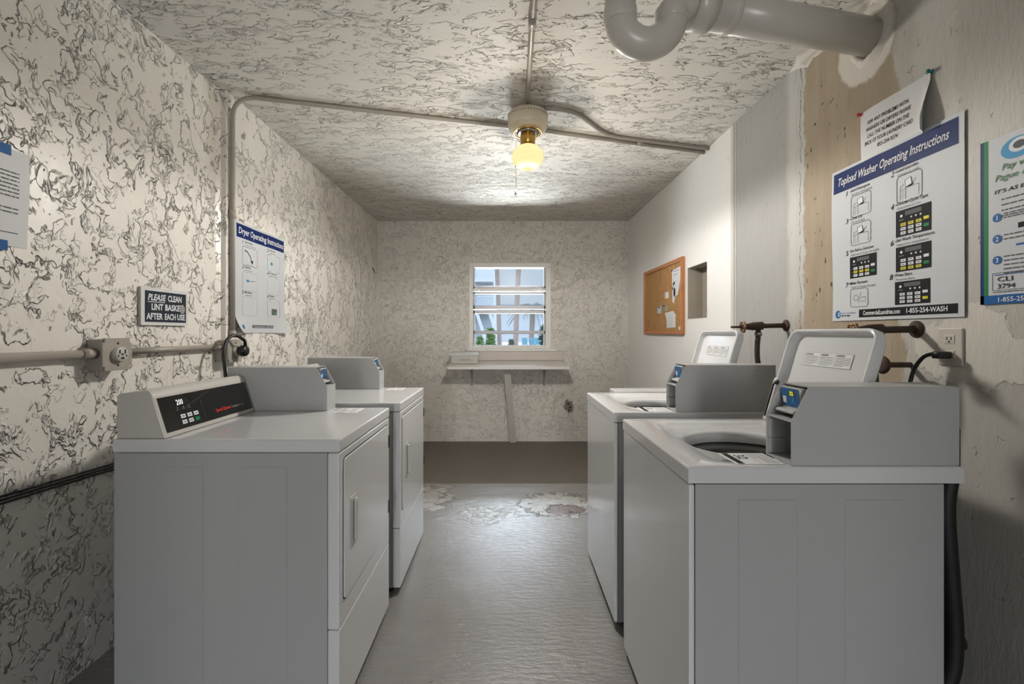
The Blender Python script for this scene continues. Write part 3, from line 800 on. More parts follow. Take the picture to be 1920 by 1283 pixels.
# ================================================================== CONDUITS ON LEFT WALL AND CEILING
R_ = .0125
def conduit(pts, label, r=R_, fit=()):
    rt = empty('electrical_conduit', pts[0], label, 'conduit')
    rel(MB().tube(fillet(pts, .13, 9), r, 14), rt).build('pipe', M_conduit, rt)
    for a, b in fit: rel(MB().tube([a, b], r*1.35, 14), rt).build('coupling', M_conduit, rt)
    return rt
zc = ZC-R_-.001
z0 = 1.172
xc = XLN+.030
conduit([(xc, -1.2, z0+.012), (xc, 1.668, z0)], 'cream painted conduit along the left wall, left of the near receptacle box', .0150, [((xc, 1.615, z0), (xc, 1.667, z0))])
conduit([(xc, 1.784, z0+.002), (xc, 2.398, z0+.004)], 'cream painted conduit between the two receptacle boxes on the left wall', .0128, [((xc, 2.36, z0+.004), (xc, 2.397, z0+.004))])
conduit([(XL+.016, 2.475, z0+.06), (XL+.016, 2.475, zc), (.10, 2.87, zc), (XR-.004, 3.262, zc)],
        'cream painted conduit rising up the left wall and crossing the whole ceiling', R_, [((XL+.016, 2.475, z0+.06), (XL+.016, 2.475, z0+.09)), ((XL+.016, 2.475, 1.88), (XL+.016, 2.475, 1.93)), ((.9, 3.102, zc), (.95, 3.117, zc))])
conduit([(.108, .1, zc), (.108, 1.90, zc), (.120, 2.60, zc)], 'cream painted conduit on the ceiling running from above the camera to the lamp', R_, [((.108, 1.86, zc), (.108, 1.92, zc))])
conduit([(.22, 2.615, zc), (.40, 2.655, zc), (.665, 2.985, zc), (XR-.004, 3.19, zc)], 'cream painted conduit bent in an S from the lamp to the right wall', R_*.95)

def dryer_outlet(loc, label, plug):
    r = empty('dryer_receptacle', loc, label, 'power receptacle')
    MB().bbox(0, .058, 0, .115, -.058, .058, .003).build('junction_box', M_conduit, r)
    p = []
    a, b, c = .066, .062, .016
    p = [(-a+.01+.0575, b), (a+.0575-.01, b), (a+.0575-.01, b-c), (a+.0575, b-c-.004), (a+.0575, -b+c), (a+.0475, -b+c), (a+.0475, -b), (-a+.0675, -b), (-a+.0675, -b+c), (-a+.0575, -b+c), (-a+.0575, b-c), (-a+.0675, b-c)]
    MB().prism(p, .0585, .066, 'x', .0015, 1).build('cover_plate', M_conduit, r)
    f = MB().lathe([(0, .084), (.026, .084), (.029, .082), (.030, .0665)], (0, .0575, 0), 32, 'x').build('socket_face', M_trim, r)
    for u, v, s1, s2 in ((-.012, .010, .003, .008), (.012, .010, .003, .008), (0, 0, .004, .004), (0, -.015, .007, .004), (-.018, -.006, .003, .003), (.018, -.006, .003, .003)):
        MB().box(.0838, .0846, .0575+u-s1, .0575+u+s1, v-s2, v+s2).build('slot', M_black, f)
    for v in (.042, -.042): MB().lathe([(0, .0685), (.004, .068), (.004, .066)], (0, .0575, v), 12, 'x').build('screw', M_black, r)
    return r
dryer_outlet((XLN+.001, 1.669, 1.167), 'empty round dryer receptacle on the left wall above the near dryer', False)
dryer_outlet((XLN+.012, 2.40, 1.152), 'dryer receptacle with a plug in it, below the dryer poster', True)
r = empty('power_cord', (XLN+.10, 2.46, 1.15), 'black dryer cord plugged in below the poster and looping down behind the near dryer', 'power cord')
mb = MB().lathe([(0, .003), (.028, .003), (.031, .008), (.031, .030), (.024, .040), (.010, .042), (0, .042)], (0, 0, 0), 24, 'x'); mb.build('plug', M_black, r)
pth = spline([(.03, 0, .028), (.034, -.02, .06), (.015, -.075, .085), (-.0, -.12, .055), (.005, -.15, -.02), (.012, -.145, -.12), (.012, -.14, -.22), (.012, -.14, -.50)])
MB().tube(pth, .0085, 12).build('cord', M_black, r)
# three thin cables on the lower left wall
for i in range(3):
    r = MB().tube(spline([(XLN+.008, -.4, .785-.013*i), (XLN+.008, 1.0, .760-.012*i), (XLN+.008, 1.40, .744-.011*i), (XLN+.008, 1.66, .735-.011*i), (XLN+.008, 2.2, .715-.012*i)]), .0034, 8).build('cable', M_black)
    tag(r, 'thin black cable strung along the lower left wall behind the dryers', 'cable', 'cables along the lower left wall')

# ================================================================== LAMP (fan motor housing with globe)
LX, LY = .125, 2.655
r = empty('ceiling_lamp', (LX, LY, ZC), 'cream ceiling fan motor without blades, carrying a lit globe lamp', 'ceiling lamp')
MB().lathe([(.0, -.001), (.075, -.001), (.080, -.02), (.095, -.026)], (0, 0, 0), 48).build('canopy', M_fan, r)
mb = MB().lathe([(.095, -.026), (.112, -.028), (.118, -.036), (.118, -.100), (.112, -.118), (.095, -.130), (.05, -.134), (0, -.134)], (0, 0, 0), 56)
hs = mb.build('motor_housing', M_fan, r)
mb = MB()
for k in range(44):
    a = 2*math.pi*k/44
    q = MB().box(.1175, .1188, -.0022, .0022, -.056, -.049); q.xf(Matrix.Rotation(a, 4, 'Z')); mb.add(q.v, q.f)
mb.build('vent_slots', M_dark, hs)
def ring(R1, r1, z, n=56, m=10):
    mb = MB(); vs = []; fs = []
    for i in range(n):
        a = 2*math.pi*i/n
        for j in range(m):
            b = 2*math.pi*j/m; q = R1+r1*math.cos(b); vs.append((q*math.cos(a), q*math.sin(a), z+r1*math.sin(b)))
    for i in range(n):
        for j in range(m): fs.append((i*m+j, ((i+1) % n)*m+j, ((i+1) % n)*m+(j+1) % m, i*m+(j+1) % m))
    return mb.add(vs, fs, True)
ring(.082, .0035, -.140).build('flywheel_ring', M_brass, r)
mb = MB().lathe([(.0, -.135), (.06, -.135), (.066, -.141), (.055, -.147), (0, -.147)], (0, 0, 0), 40); mb.build('flywheel', M_steel, r)
MB().lathe([(0, -.147), (.042, -.147), (.044, -.152), (.044, -.205), (.040, -.212), (0, -.212)], (0, 0, 0), 36).build('switch_housing', M_brass, r)
MB().lathe([(.035, -.210), (.046, -.214), (.048, -.222), (.040, -.226), (0, -.226)], (0, 0, 0), 36).build('globe_fitter', M_brass, r)
k = N('lit_opal_glass'); e = k.n('ShaderNodeEmission'); e.inputs[0].default_value = (1.0, .80, .42, 1); e.inputs[1].default_value = .50
tl = k.n('ShaderNodeBsdfTranslucent'); tl.inputs[0].default_value = (.22, .19, .13, 1); ad = k.n('ShaderNodeAddShader')
k.l(e.outputs[0], ad.inputs[0]); k.l(tl.outputs[0], ad.inputs[1]); k.l(ad.outputs[0], k.out.inputs[0])
gp = [(.040, -.222)]
for i in range(13):
    a = math.radians(66-156*i/12); gp.append((.094*math.cos(a)**.85, -.285+.072*math.sin(a)))
gp[-1] = (0, gp[-1][1])
MB().lathe(gp, (0, 0, 0), 44).build('globe', k.m, r)
MB().tube([(-.040, -.02, -.19), (-.062, -.03, -.195), (-.070, -.03, -.21), (-.070, -.03, -.49)], .0011, 6).build('pull_chain', M_brass, r)
MB().lathe([(0, -.485), (.004, -.487), (.006, -.498), (.009, -.516), (0, -.518)], (-.070, -.03, 0), 14).build('chain_pull', M_trim, r)
MB().lathe([(0, -.345), (.004, -.347), (.007, -.358), (.0, -.362)], (-.070, -.03, 0), 12).build('chain_pull', M_trim, r)
pl = bpy.data.lights.new('lamp_bulb', 'POINT'); pl.energy = 13; pl.color = (1, .92, .80); pl.shadow_soft_size = .03
ps = bpy.data.lights.new('lamp_fill_spot', 'SPOT'); ps.energy = 56; ps.color = (1, .97, .93); ps.shadow_soft_size = .09; ps.spot_size = math.radians(180); ps.spot_blend = .22  # added spot below the globe to brighten the walls, not part of the fixture
pq = bpy.data.objects.new('lamp_fill_spot', ps); C.objects.link(pq); pq.parent = r; pq.location = (0, 0, -.39)
po = bpy.data.objects.new('lamp_bulb', pl); C.objects.link(po); po.parent = r; po.location = (0, 0, -.39)

# ================================================================== DRAIN PIPE WITH TRAP
r = empty('drain_pipe', (XR, 1.77, 2.41), 'thick grey painted drain pipe with a U trap under the ceiling, entering the right wall', 'drain pipe')
a = Vector((XR+.03, 1.775, 2.415)); b = Vector((.70, 1.615, 2.418))
R2 = .060; y_ = 1.60
mb = MB().tube([a, b], .066, 28); rel(mb, r).build('horizontal_pipe', M_pvc, r)
d = (a-b).normalized()
mb = MB().tube([b-d*.045, b+d*.0, b+d*.035], [.0745, .0745, .0745], 28); rel(mb, r).build('pipe_coupling', M_pvc, r)
mb = MB().tube([b+d*.10, b+d*.104, b+d*.125, b+d*.129], [.0665, .0685, .0685, .0665], 28); rel(mb, r).build('pipe_joint_ring', M_pvc, r)
cx, rad, cz_ = .4975, .0925, 2.372
pts = [b-d*.02]
pts += [Vector((cx+rad+.055, y_, 2.418)), Vector((cx+rad+.022, y_, 2.412)), Vector((cx+rad+.004, y_, 2.395))]
for i in range(17):
    t = -math.pi*i/16; pts.append(Vector((cx+rad*math.cos(t), y_, cz_+rad*math.sin(t))))
pts += [Vector((cx-rad, y_, 2.45)), Vector((cx-rad, y_, ZC+.03))]
rel(MB().tube(pts, .0545, 28), r).build('u_trap', M_pvc, r)
for sx in (-1, 1):
    mb = MB().tube([(cx+sx*rad, y_, 2.352), (cx+sx*rad, y_, 2.358), (cx+sx*rad, y_, 2.40), (cx+sx*rad, y_, 2.404)], [.0545, .0585, .0585, .0545], 28)
    rel(mb, r).build('trap_collar', M_pvc, r)
fo = filler().build('trim_filler', M_fill); struct(fo)
# lump around the pipe where it enters the wall
mb = MB(); prof = [(.066, .0), (.070, -.016), (.080, -.014), (.092, -.005), (.102, .001)]
mb.lathe([(q, h) for q, h in prof], (XR, 1.775, 2.415), 30, 'x')
mb.v = [(x, y+random.uniform(-.006, .006), min(z+random.uniform(-.006, .006), ZC)) for x, y, z in mb.v]
o = mb.build('pipe_hole_filler', M_fill); struct(o)

# ================================================================== THINGS ON THE RIGHT WALL
def rwall(px, py): # point on right wall from pixel measure
    Y = XR*F/(px-950); return Y, CZ-(py-624)/F*Y
# cork board
by0, by1, bz0, bz1 = 3.62, 4.63, 1.235, 1.868
r = empty('cork_board', (XR, (by0+by1)/2, bz0), 'oak framed cork notice board on the right wall left of the niche', 'notice board')
mb = MB().box(XR-.014, XR-.001, by0+.02, by1-.02, bz0+.02, bz1-.02); rel(mb, r).build('cork_panel', M_cork, r)
mb = MB(); fw = .032
mb.bbox(XR-.028, XR-.001, by0, by0+fw, bz0, bz1, .003); mb.bbox(XR-.028, XR-.001, by1-fw, by1, bz0, bz1, .003)
mb.bbox(XR-.028, XR-.001, by0+fw, by1-fw, bz0, bz0+fw, .003); mb.bbox(XR-.028, XR-.001, by0+fw, by1-fw, bz1-fw, bz1, .003)
rel(mb, r).build('frame', M_oak, r)
XB = XR-.016
def note(name, pts, label, mat, group=None, cat='note', curl=0):
    Y0 = sum(p[0] for p in pts)/len(pts); Z0 = min(p[1] for p in pts)
    r = empty(name, (XB, Y0, Z0), label, cat, group)
    MB().prism([(y-Y0, z-Z0) for y, z in pts], -.0012, 0, 'x').build('sheet', mat, r)
    return r, Y0, Z0
def bpt(px, py):
    Y = XB*F/(px-950); return Y, CZ-(py-624)/F*Y
pt = lambda L: [bpt(*q) for q in L]
n1, Y0, Z0 = note('flyer', pt([(1260, 508), (1276.5, 499), (1276.5, 520), (1271, 552), (1266, 556), (1264, 569), (1261, 566)]), 'white flyer with a black paw print, curling at the top right of the cork board', M_paper, cat='flyer')
sh = Sheet((XB-.0015, bpt(1260, 508)[0], bpt(1260, 508)[1]), (0, -1, 0), (0, 0, -1), (-1, 0, 0))
for u, v, q, ry in ((.04, .12, .012, .018), (.02, .155, .010, .016), (.062, .11, .010, .015), (.06, .19, .022, .04)): sh.disc(('paw_print', M_ink), u, v, q, 1, ry)
sh.words(('flyer_print', M_blue), .04, .01, .16, .03, .012, 2, 1)
sh.build(n1)
for c in n1.children:
    if c.name.split('.')[0] in ('paw_print', 'flyer_print'): c.location = -Vector(n1.location)
note('note', pt([(1247, 549), (1254, 547), (1254, 559), (1247, 560)]), 'tiny blank white note pinned in the middle of the cork board', M_paper)
a_, _, _ = note('business_card', pt([(1233, 576), (1240, 574), (1240, 587), (1233, 588)]), 'small pale blue card pinned on the lower left of the cork board', simple('pale_blue_card', (176, 190, 206), .5, var=.15, scale=60), cat='card')
a_, _, _ = note('sticker_card', pt([(1246, 574), (1253, 573), (1253, 583), (1247, 584)]), 'small pale green card pinned right of the blue card on the cork board', simple('pale_green_card', (150, 165, 140), .5, var=.3, scale=60), cat='card')
n2, Y0, Z0 = note('lined_note', pt([(1247, 587), (1262, 583), (1267, 590), (1266.5, 614), (1250.5, 616), (1250, 600)]), 'curled sheet of lined paper at the bottom of the cork board', M_paper)
a_, _, _ = note('torn_scrap', pt([(1272.5, 613), (1278, 612), (1278, 619), (1273, 619)]), 'torn white paper scrap at the bottom right corner of the cork board', M_paper)
yA, zA = bpt(1249, 588)
sh = Sheet((XB-.0014, yA-.03, zA-.03), (0, -1, 0), (0, 0, -1), (-1, 0, 0))
for i in range(9): sh.rect(('ruled_lines', M_lightink), 0, .012*i, .13, .012*i+.0015, 1)
sh.build(n2)
for c in n2.children:
    if c.name.startswith('ruled'): c.location = -Vector(n2.location)
for (px, py, col, nm) in ((1261, 508, M_black, 'black push pin on the corner of the flyer on the cork board'), (1237, 577, M_navy, 'blue push pin in the small blue card on the cork board'), (1246, 574, M_black, 'black push pin above the lined note on the cork board')):
    y, z = bpt(px, py); o = MB().lathe([(0, -.014), (.006, -.013), (.004, -.006), (.007, -.002), (0, -.0015)], (XB, y, z), 12, 'x').build('push_pin', col); tag(o, nm, 'push pin')

# posters
def printed(name, o, W, H, nrm, rt, label, cat='poster', bend=None, mat=M_vinyl, nu=1, nv=1):
    r = empty(name, tuple(Vector(o)+Vector((0, 0, -H))), label, cat)
    s = Sheet(Vector((0, 0, H)), rt, (0, 0, -1), nrm, bend); s.rect(('sheet', mat), 0, 0, W, H, 0, nu, nv)
    return r, s
y1_, z1_ = 1.976, 1.950
W_, H_ = .571, .650
def washer_icon(s, u, v, w_, h_, k='black_line_art'):
    q_ = round(u*7+v*1000); K = (k, M_greyink, q_)
    s.rrect(K, u, v, u+w_, v+h_, .012, .0022)
    a = lambda x, y: (u+w_*x, v+h_*y)
    s.line(K, [a(.14, .92), a(.14, .42), a(.30, .36)], .0015); s.line(K, [a(.14, .56), a(.36, .50), a(.88, .50)], .0015); s.line(K, [a(.88, .50), a(.88, .92)], .0015)
    s.line(K, [a(.36, .50), a(.36, .92)], .0015); s.line(K, [a(.24, .56), a(.24, .92)], .001)
    s.poly(('drawn_lid', M_wink, q_), [a(.34, .22), a(.58, .16), a(.62, .42), a(.38, .48)], 3); s.line(K, [a(.34, .22), a(.58, .16), a(.62, .42), a(.38, .48), a(.34, .22)], .0015, 4)
    s.poly(('drawn_opening', M_ink, q_), [a(.38, .50), a(.55, .44), a(.72, .43), a(.56, .50)], 3); s.line(K, [a(.62, .42), a(.78, .26)], .002, 3)
_cp = 0
def control_pic(s, u, v, w_, h_, hl, startg=True):
    global _cp; _cp += 1; q_ = _cp
    s.rect(('panel_picture', M_ink, q_), u, v, u+w_, v+h_, 2)
    s.rect(('panel_display', M_greyink, q_), u+w_*.28, v+h_*.08, u+w_*.74, v+h_*.24, 3)
    s.disc(('panel_keys', M_wink, q_), u+w_*.17, v+h_*.22, .005, 3); s.rect(('panel_keys', M_lightink, q_), u+w_*.10, v+h_*.36, u+w_*.24, v+h_*.38, 3)
    for i in range(3): s.disc(('panel_keys', M_wink, q_), u+w_*(.46+.13*i), v+h_*.34, .0032, 3)
    for j in range(3):
        for i in range(3):
            key = ('yellow_keys', M_yellow, q_) if j == hl else ('panel_keys', M_wink, q_)
            s.rect(key, u+w_*(.15+.22*i), v+h_*(.50+.16*j), u+w_*(.30+.22*i), v+h_*(.61+.16*j), 3)
            s.rect(('key_marks', M_greyink, q_), u+w_*(.18+.22*i), v+h_*(.54+.16*j), u+w_*(.27+.22*i), v+h_*(.57+.16*j), 4)
            s.rect(('panel_keys', M_lightink, q_), u+w_*(.06), v+h_*(.55+.16*j), u+w_*.12, v+h_*(.56+.16*j), 3)
    s.rect(('yellow_keys', M_yellow, q_) if hl == 0 else ('panel_keys', M_wink, q_), u+w_*.80, v+h_*.46, u+w_*.94, v+h_*.57, 3)
    s.rect(('start_key', M_green, q_) if startg else ('yellow_keys', M_yellow, q_), u+w_*.80, v+h_*.72, u+w_*.94, v+h_*.83, 3)
r, s = printed('washer_poster', (XR-.003, y1_, z1_), W_, H_, (-1, 0, 0), (0, -1, 0), 'large white Topload Washer Operating Instructions poster with a blue header on the right wall', bend=lambda u, v: .003+.003*math.sin(v*9)*(u < .2)*(.2-u)*5, nu=12, nv=12)
s.rect(('header_band', M_navy), .012, .012, W_-.018, .098, 1, 6, 1)
for i in range(8): s.rect(('header_stripes', M_navy2), .012, .018+.0105*i, W_-.018, .0205+.0105*i, 2)
s.text(('title_lettering', M_wink), 'Topload Washer Operating Instructions', .036, .070, width=.485, size=.047, shear=.2, bold=.012, lay=4)
def cap(s, n, t, es, u, v, k_=1.0):
    K = ('small_lettering', M_ink, n); KG = ('small_grey_lettering', M_greyink, n)
    s.text(K, str(n), u, v+.004, size=.030, shear=.25, lay=3); s.text(K, '-'+t, u+.020, v-.006, size=.0155*k_, shear=.25, bold=.012); s.text(KG, es, u+.028, v+.010, size=.013*k_, shear=.25)

cap(s, 1, 'Add Detergent.', 'Agregue detergente.', .084, .122); washer_icon(s, .111, .136, .100, .088)
cap(s, 3, 'Close Lid.', 'Cierre la tapa.', .082, .238); washer_icon(s, .110, .252, .100, .088)
cap(s, 5, 'Set Fabric Selector.', 'Seleccione el tipo de tejido.', .080, .372); control_pic(s, .102, .387, .136, .088, 1)
cap(s, 7, 'Make Payment.', 'Toque la tarjeta de pago.', .076, .506)
s.rrect(('black_line_art', M_greyink), .104, .520, .196, .594, .012, .002)
s.rrect(('black_line_art', M_greyink), .122, .545, .145, .568, .010, .0016); s.line(('black_line_art', M_greyink), [(.148, .578), (.160, .534)], .0016); s.line(('black_line_art', M_greyink), [(.160, .556), (.184, .556), (.184, .572), (.160, .572)], .0014)
cap(s, 2, 'Load Laundry.', 'Coloque la ropa.', .302, .118); washer_icon(s, .328, .130, .100, .096)
cap(s, 4, 'Choose Cycle Type.', 'Seleccione el ciclo.', .300, .240); control_pic(s, .324, .255, .138, .096, 0)
cap(s, 6, 'Set Wash Temperature.', 'Seleccione temperatura.', .300, .373); control_pic(s, .324, .388, .138, .090, 2)
cap(s, 8, 'Press Start.', 'Presione Start.', .296, .500); control_pic(s, .320, .514, .138, .084, 5, False)
s.rect(('footer_band', M_ink), .150, .606, W_-.020, .638, 1)
s.text(('footer_lettering', M_wink), 'CommercialLaundries.com', .172, .629, width=.170, size=.024, bold=.02)
s.text(('footer_lettering', M_wink, 2), '1-855-254-WASH', .368, .629, width=.150, size=.024, bold=.02)
s.disc(('logo_ring', M_blue), .034, .622, .015, 2, .017); s.disc(('logo_hole', M_vinyl), .040, .622, .008, 3, .010); s.disc(('logo_dot', M_cyan), .040, .622, .005, 4)
s.text(('logo_lettering', M_blue), 'Commercial Laundries, Inc.', .054, .620, width=.085, size=.010); s.words(('logo_lettering', M_ink), .054, .626, .138, .01, .011, 1)
s.build(r)

# white paper notice above the poster
ya, za = 1.815, 2.135
def cur(u, v): return .004+.010*math.sin(v*14+.5)*max(0, (.32-v)) + .038*max(0, (u-.255)/.045)**2*max(0, min(1, (v-.03)/.12)) + .003*math.sin(u*22)
r, s = printed('paper_notice', (XR-.002, ya, za), .300, .196, (-1, 0, 0), (0, -1, 0), 'curling white paper notice with phone number, pinned above the washer poster', 'notice', cur, M_paper, 24, 14)
for i, t in enumerate(('FOR ANY PROBLEMS WITH', 'WASHERS OR DRYERS PLEASE', 'CALL THE NUMBER ON THE', 'BACK OF YOUR LAUNDRY CARD', '855-254-9274')):
    wd = (.185, .205, .190, .220, .090)[i]; s.text(('lettering', M_ink), t, .126, .062+.026*i, width=wd*.94, size=.021, shear=.15, bold=.008, align='c', lay=2)
s.build(r)
for (y, z, m, nm) in ((1.813, 2.132, simple('red_pin', (190, 30, 24), .3), 'red push pin at the left corner of the paper notice'), (1.512, 2.132, simple('teal_pin', (10, 110, 120), .3), 'teal push pin at the right corner of the paper notice')):
    o = MB().lathe([(0, -.022), (.008, -.021), (.0045, -.014), (.0045, -.010), (.008, -.007), (0, -.005)], (XR, y, z), 14, 'x').build('push_pin', m); tag(o, nm, 'push pin')

# payment poster cut by the frame
ya, za = 1.359, 1.822
r, s = printed('payment_poster', (XR-.0035, ya, za), .36, .488, (-1, 0, 0), (0, -1, 0), 'white payment poster with blue and green left stripes, at the right edge', bend=lambda u, v: .001)
s.rect(('blue_stripe', M_navy), 0, 0, .010, .488); s.rect(('blue_stripe', simple('poster_blue', (12, 54, 110), .5, spec=.15)), .350, 0, .36, .488)
s.rect(('green_stripe', M_green), .010, 0, .022, .462)
s.rect(('footer_band', M_blue), 0, .462, .36, .488)
s.text(('footer_lettering', M_wink), '1-855-254-WASH', .050, .482, size=.019, bold=.01)
s.disc(('logo_ring', M_cyan), .098, .048, .042, 1, .030, 32); s.disc(('logo_disc', M_wink), .104, .042, .027, 2, .020); s.disc(('logo_picture', M_greyink), .104, .042, .016, 3, .011)
s.text(('green_lettering', M_lgreen), 'Pay with', .060, .102, size=.026, shear=.25); s.text(('green_lettering', M_lgreen), 'Pague con', .042, .130, size=.026, shear=.25)
s.text(('black_lettering', M_ink), "IT'S AS EASY AS 1-2-3", .040, .166, width=.19, size=.015, shear=.25, bold=.01)
s.words(('small_print', M_greyink), .058, .184, .32, .016, .008, 4)
for i, (v, nl) in enumerate(((.236, 2), (.298, 2), (.360, 5))):
    s.disc(('number_disc', M_blue, i), .047, v, .0125, 2, .0125); s.text(('number', M_wink, i), str(i+1), .047, v+.007, size=.020, lay=3, align='c', bold=.01)
    s.words(('small_print', M_greyink), .064, v-.010, .30, .012, .008, nl)
s.rect(('black_label', M_ink), .100, .262, .16, .277); s.rect(('black_label', M_blue), .095, .320, .15, .326)
s.rrect(('hand_box', M_greyink), .034, .398, .30, .448, .001, .0014)
s.words(('small_print', M_blue), .040, .402, .29, .01, .006, 1)
s.text(('handwriting', M_ink), 'CLI', .048, .423, size=.020, sx=1.5); s.text(('handwriting', M_ink), '3794', .048, .444, size=.020, sx=1.2)
s.words(('small_print', M_greyink), .036, .452, .30, .01, .006, 1)
s.build(r)

# outlet with plug
oy, oz = 1.4515, 1.203
r = empty('wall_outlet', (XR, oy, oz-.06), 'greige painted duplex outlet with a plug, right of the nearest washer lid', 'outlet')
M_plate = simple('greige_plate', (186, 180, 168), .45, var=.06)
MB().bbox(-.007, -.0003, -.040, .040, .0, .122, .003).build('cover_plate', M_plate, r)
for z in (.085, .036):
    so_ = MB().bbox(-.009, -.006, -.017, .017, z-.014, z+.014, .003).build('socket', M_plate, r)
    for y in (-.007, .007): MB().box(-.0095, -.0088, y-.0016, y+.0016, z-.002, z+.008).build('slot', M_black, so_)
    MB().box(-.0095, -.0088, -.003, .003, z-.010, z-.005).build('slot', M_black, so_)
r = empty('power_cord', (XR-.01, 1.452, 1.178), 'black cord plugged in the outlet, dropping behind the nearest washer', 'power cord')
MB().bbox(-.048, .0005, -.014, .012, -.012, .011, .006, 3).build('plug', M_black, r)
MB().tube(spline([(-.03, .008, .0), (-.036, .022, .001), (-.042, .045, -.012), (-.05, .066, -.05), (-.055, .078, -.10), (-.07, .09, -.2), (-.08, .09, -.5), (-.09, .08, -.9)]), .0062, 12).build('cord', M_black, r)

# water valves
def valve(Y, z, ln, label, hx_, hose):
    r = empty('water_valve', (XR, Y, z), label, 'water valve')
    MB().lathe([(.0, -.001), (.030, -.001), (.030, -.004), (.018, -.010), (.014, -.012)], (0, 0, 0), 24, 'x').build('wall_flange', M_rust, r)
    MB().tube([(-.002, 0, 0), (-.13, 0, -.002)], .0125, 14).build('pipe', M_rust, r)
    MB().tube([(-.12, 0, -.002), (-.125, 0, -.002), (-.17, 0, -.004), (-.20, 0, -.006), (-.23, 0, -.008)], [.014, .021, .021, .016, .012], 16).build('valve_body', M_rust, r)
    MB().tube([(-.22, 0, -.008), (-.285, 0, -.008)], .006, 10).build('stem', M_rust, r)
    mb = MB(); n = 40; m = 8; vs = []; fs = []
    for i in range(n):
        a = 2*math.pi*i/n; R1 = .026+.003*math.cos(6*a)
        for j in range(m):
            b = 2*math.pi*j/m; q = R1+.005*math.cos(b); vs.append((-.225+.005*math.sin(b), q*math.cos(a), -.008+q*math.sin(a)))
    for i in range(n):
        for j in range(m): fs.append((i*m+j, ((i+1) % n)*m+j, ((i+1) % n)*m+(j+1) % m, i*m+(j+1) % m))
    mb.add(vs, fs, True)
    for k in range(3):
        a = k*math.pi/3; mb.tube([(-.225, .024*math.cos(a), -.008+.024*math.sin(a)), (-.225, -.024*math.cos(a), -.008-.024*math.sin(a))], .003, 6)
    mb.build('handwheel', M_bronze, r)
    MB().tube([(-.145, 0, -.015), (-.145, 0, -.034)], .012, 12).build('outlet_spout', M_rust, r)
    MB().lathe([(.0, -.034), (.016, -.034), (.019, -.040), (.019, -.050), (.014, -.054), (0, -.054)], (-.145, 0, 0), 10).build('hose_coupling', M_steel, r)
    MB().tube(spline([(-.145, 0, -.05), (-.150, 0, -.10), (-.150, 0, -.16), (-.142, 0, -.22), (-.12, -.01, -.42), (-.12, -.02, -.7)]), .0125, 14).build('hose', simple('dark_rubber_hose', (52, 46, 42), .55, var=.15, scale=40), r)
valve(2.31, 1.287, .3, 'rusty water valve with a dark hose on the right wall behind the far washer', 0, True)
valve(1.575, 1.262, .3, 'rusty water valve half hidden behind the open lid of the nearest washer', 0, True)
r = empty('drain_valve', (XR-.02, 1.60, 1.135), 'rusty handwheel just above the nearest washer payment box', 'water valve')
mb = MB().lathe([(.022, -.07), (.030, -.075), (.033, -.08), (.030, -.085), (.022, -.09), (.0, -.085)], (0, 0, 0), 20, 'x'); mb.build('handwheel', M_rust, r)
MB().tube([(.022, 0, 0), (-.08, 0, 0)], .010, 10).build('stem', M_rust, r)
mb = MB(); pth = spline([(1.167, 1.18, 1.0), (1.166, 1.18, .88), (1.156, 1.18, .78), (1.168, 1.18, .60), (1.178, 1.18, .45), (1.165, 1.18, .34), (1.12, 1.19, .26)])
o = MB().tube(pth, .020, 16).build('drain_hose', simple('black_hose', (10, 10, 10), .6)); tag(o, 'thick black drain hose bulging out behind the nearest washer', 'hose')
o = MB().lathe([(.022, .0), (.022, .34), (.026, .341), (.026, .38), (.021, .38), (.021, .2)], (1.222, 1.24, 0), 24).build('standpipe', M_pvc); tag(o, 'cream standpipe rising from the floor behind the nearest washer', 'pipe')
o = MB().lathe([(0, -.03), (.014, -.028), (.016, -.01), (.026, -.004), (.03, -.0005)], (XR, 1.43, .27), 14, 'x').build('pipe_stub', M_rust); tag(o, 'rusty pipe stub low on the right wall near the standpipe', 'pipe')

# ================================================================== THINGS ON THE LEFT WALL
XS = XLN
# lint sign
r, s = printed('lint_sign', (XS+.014, 1.900, 1.447), .280, .164, (1, 0, 0), (0, 1, 0), 'small dark sign reading PLEASE CLEAN LINT BASKET AFTER EACH USE', 'sign', mat=M_paper)
MB().box(-.012, -.0003, 0, .280, 0, .164).build('backing_board', M_trim, r)
s.rect(('sign_face', M_sign), .020, .014, .266, .150, 1)
KW = ('lettering', M_wink)
s.text(KW, 'PLEASE', .036, .054, width=.098, size=.038, shear=.2, bold=.03, lay=2); s.text(KW, 'CLEAN', .150, .054, width=.086, size=.038, bold=.03, lay=2)
s.rect(KW, .034, .060, .132, .063, 2)
s.text(KW, 'LINT', .056, .096, width=.066, size=.038, bold=.03, lay=2); s.text(KW, 'BASKET', .134, .096, width=.110, size=.038, bold=.03, lay=2)
s.text(KW, 'AFTER', .028, .138, width=.092, size=.038, bold=.03, lay=2); s.text(KW, 'EACH', .132, .138, width=.066, size=.038, bold=.03, lay=2); s.text(KW, 'USE', .208, .138, width=.050, size=.038, bold=.03, lay=2)
s.disc(('round_sticker', simple('sticker_mauve', (150, 140, 140), .5)), .240, .086, .017, 4, .022)
s.build(r)
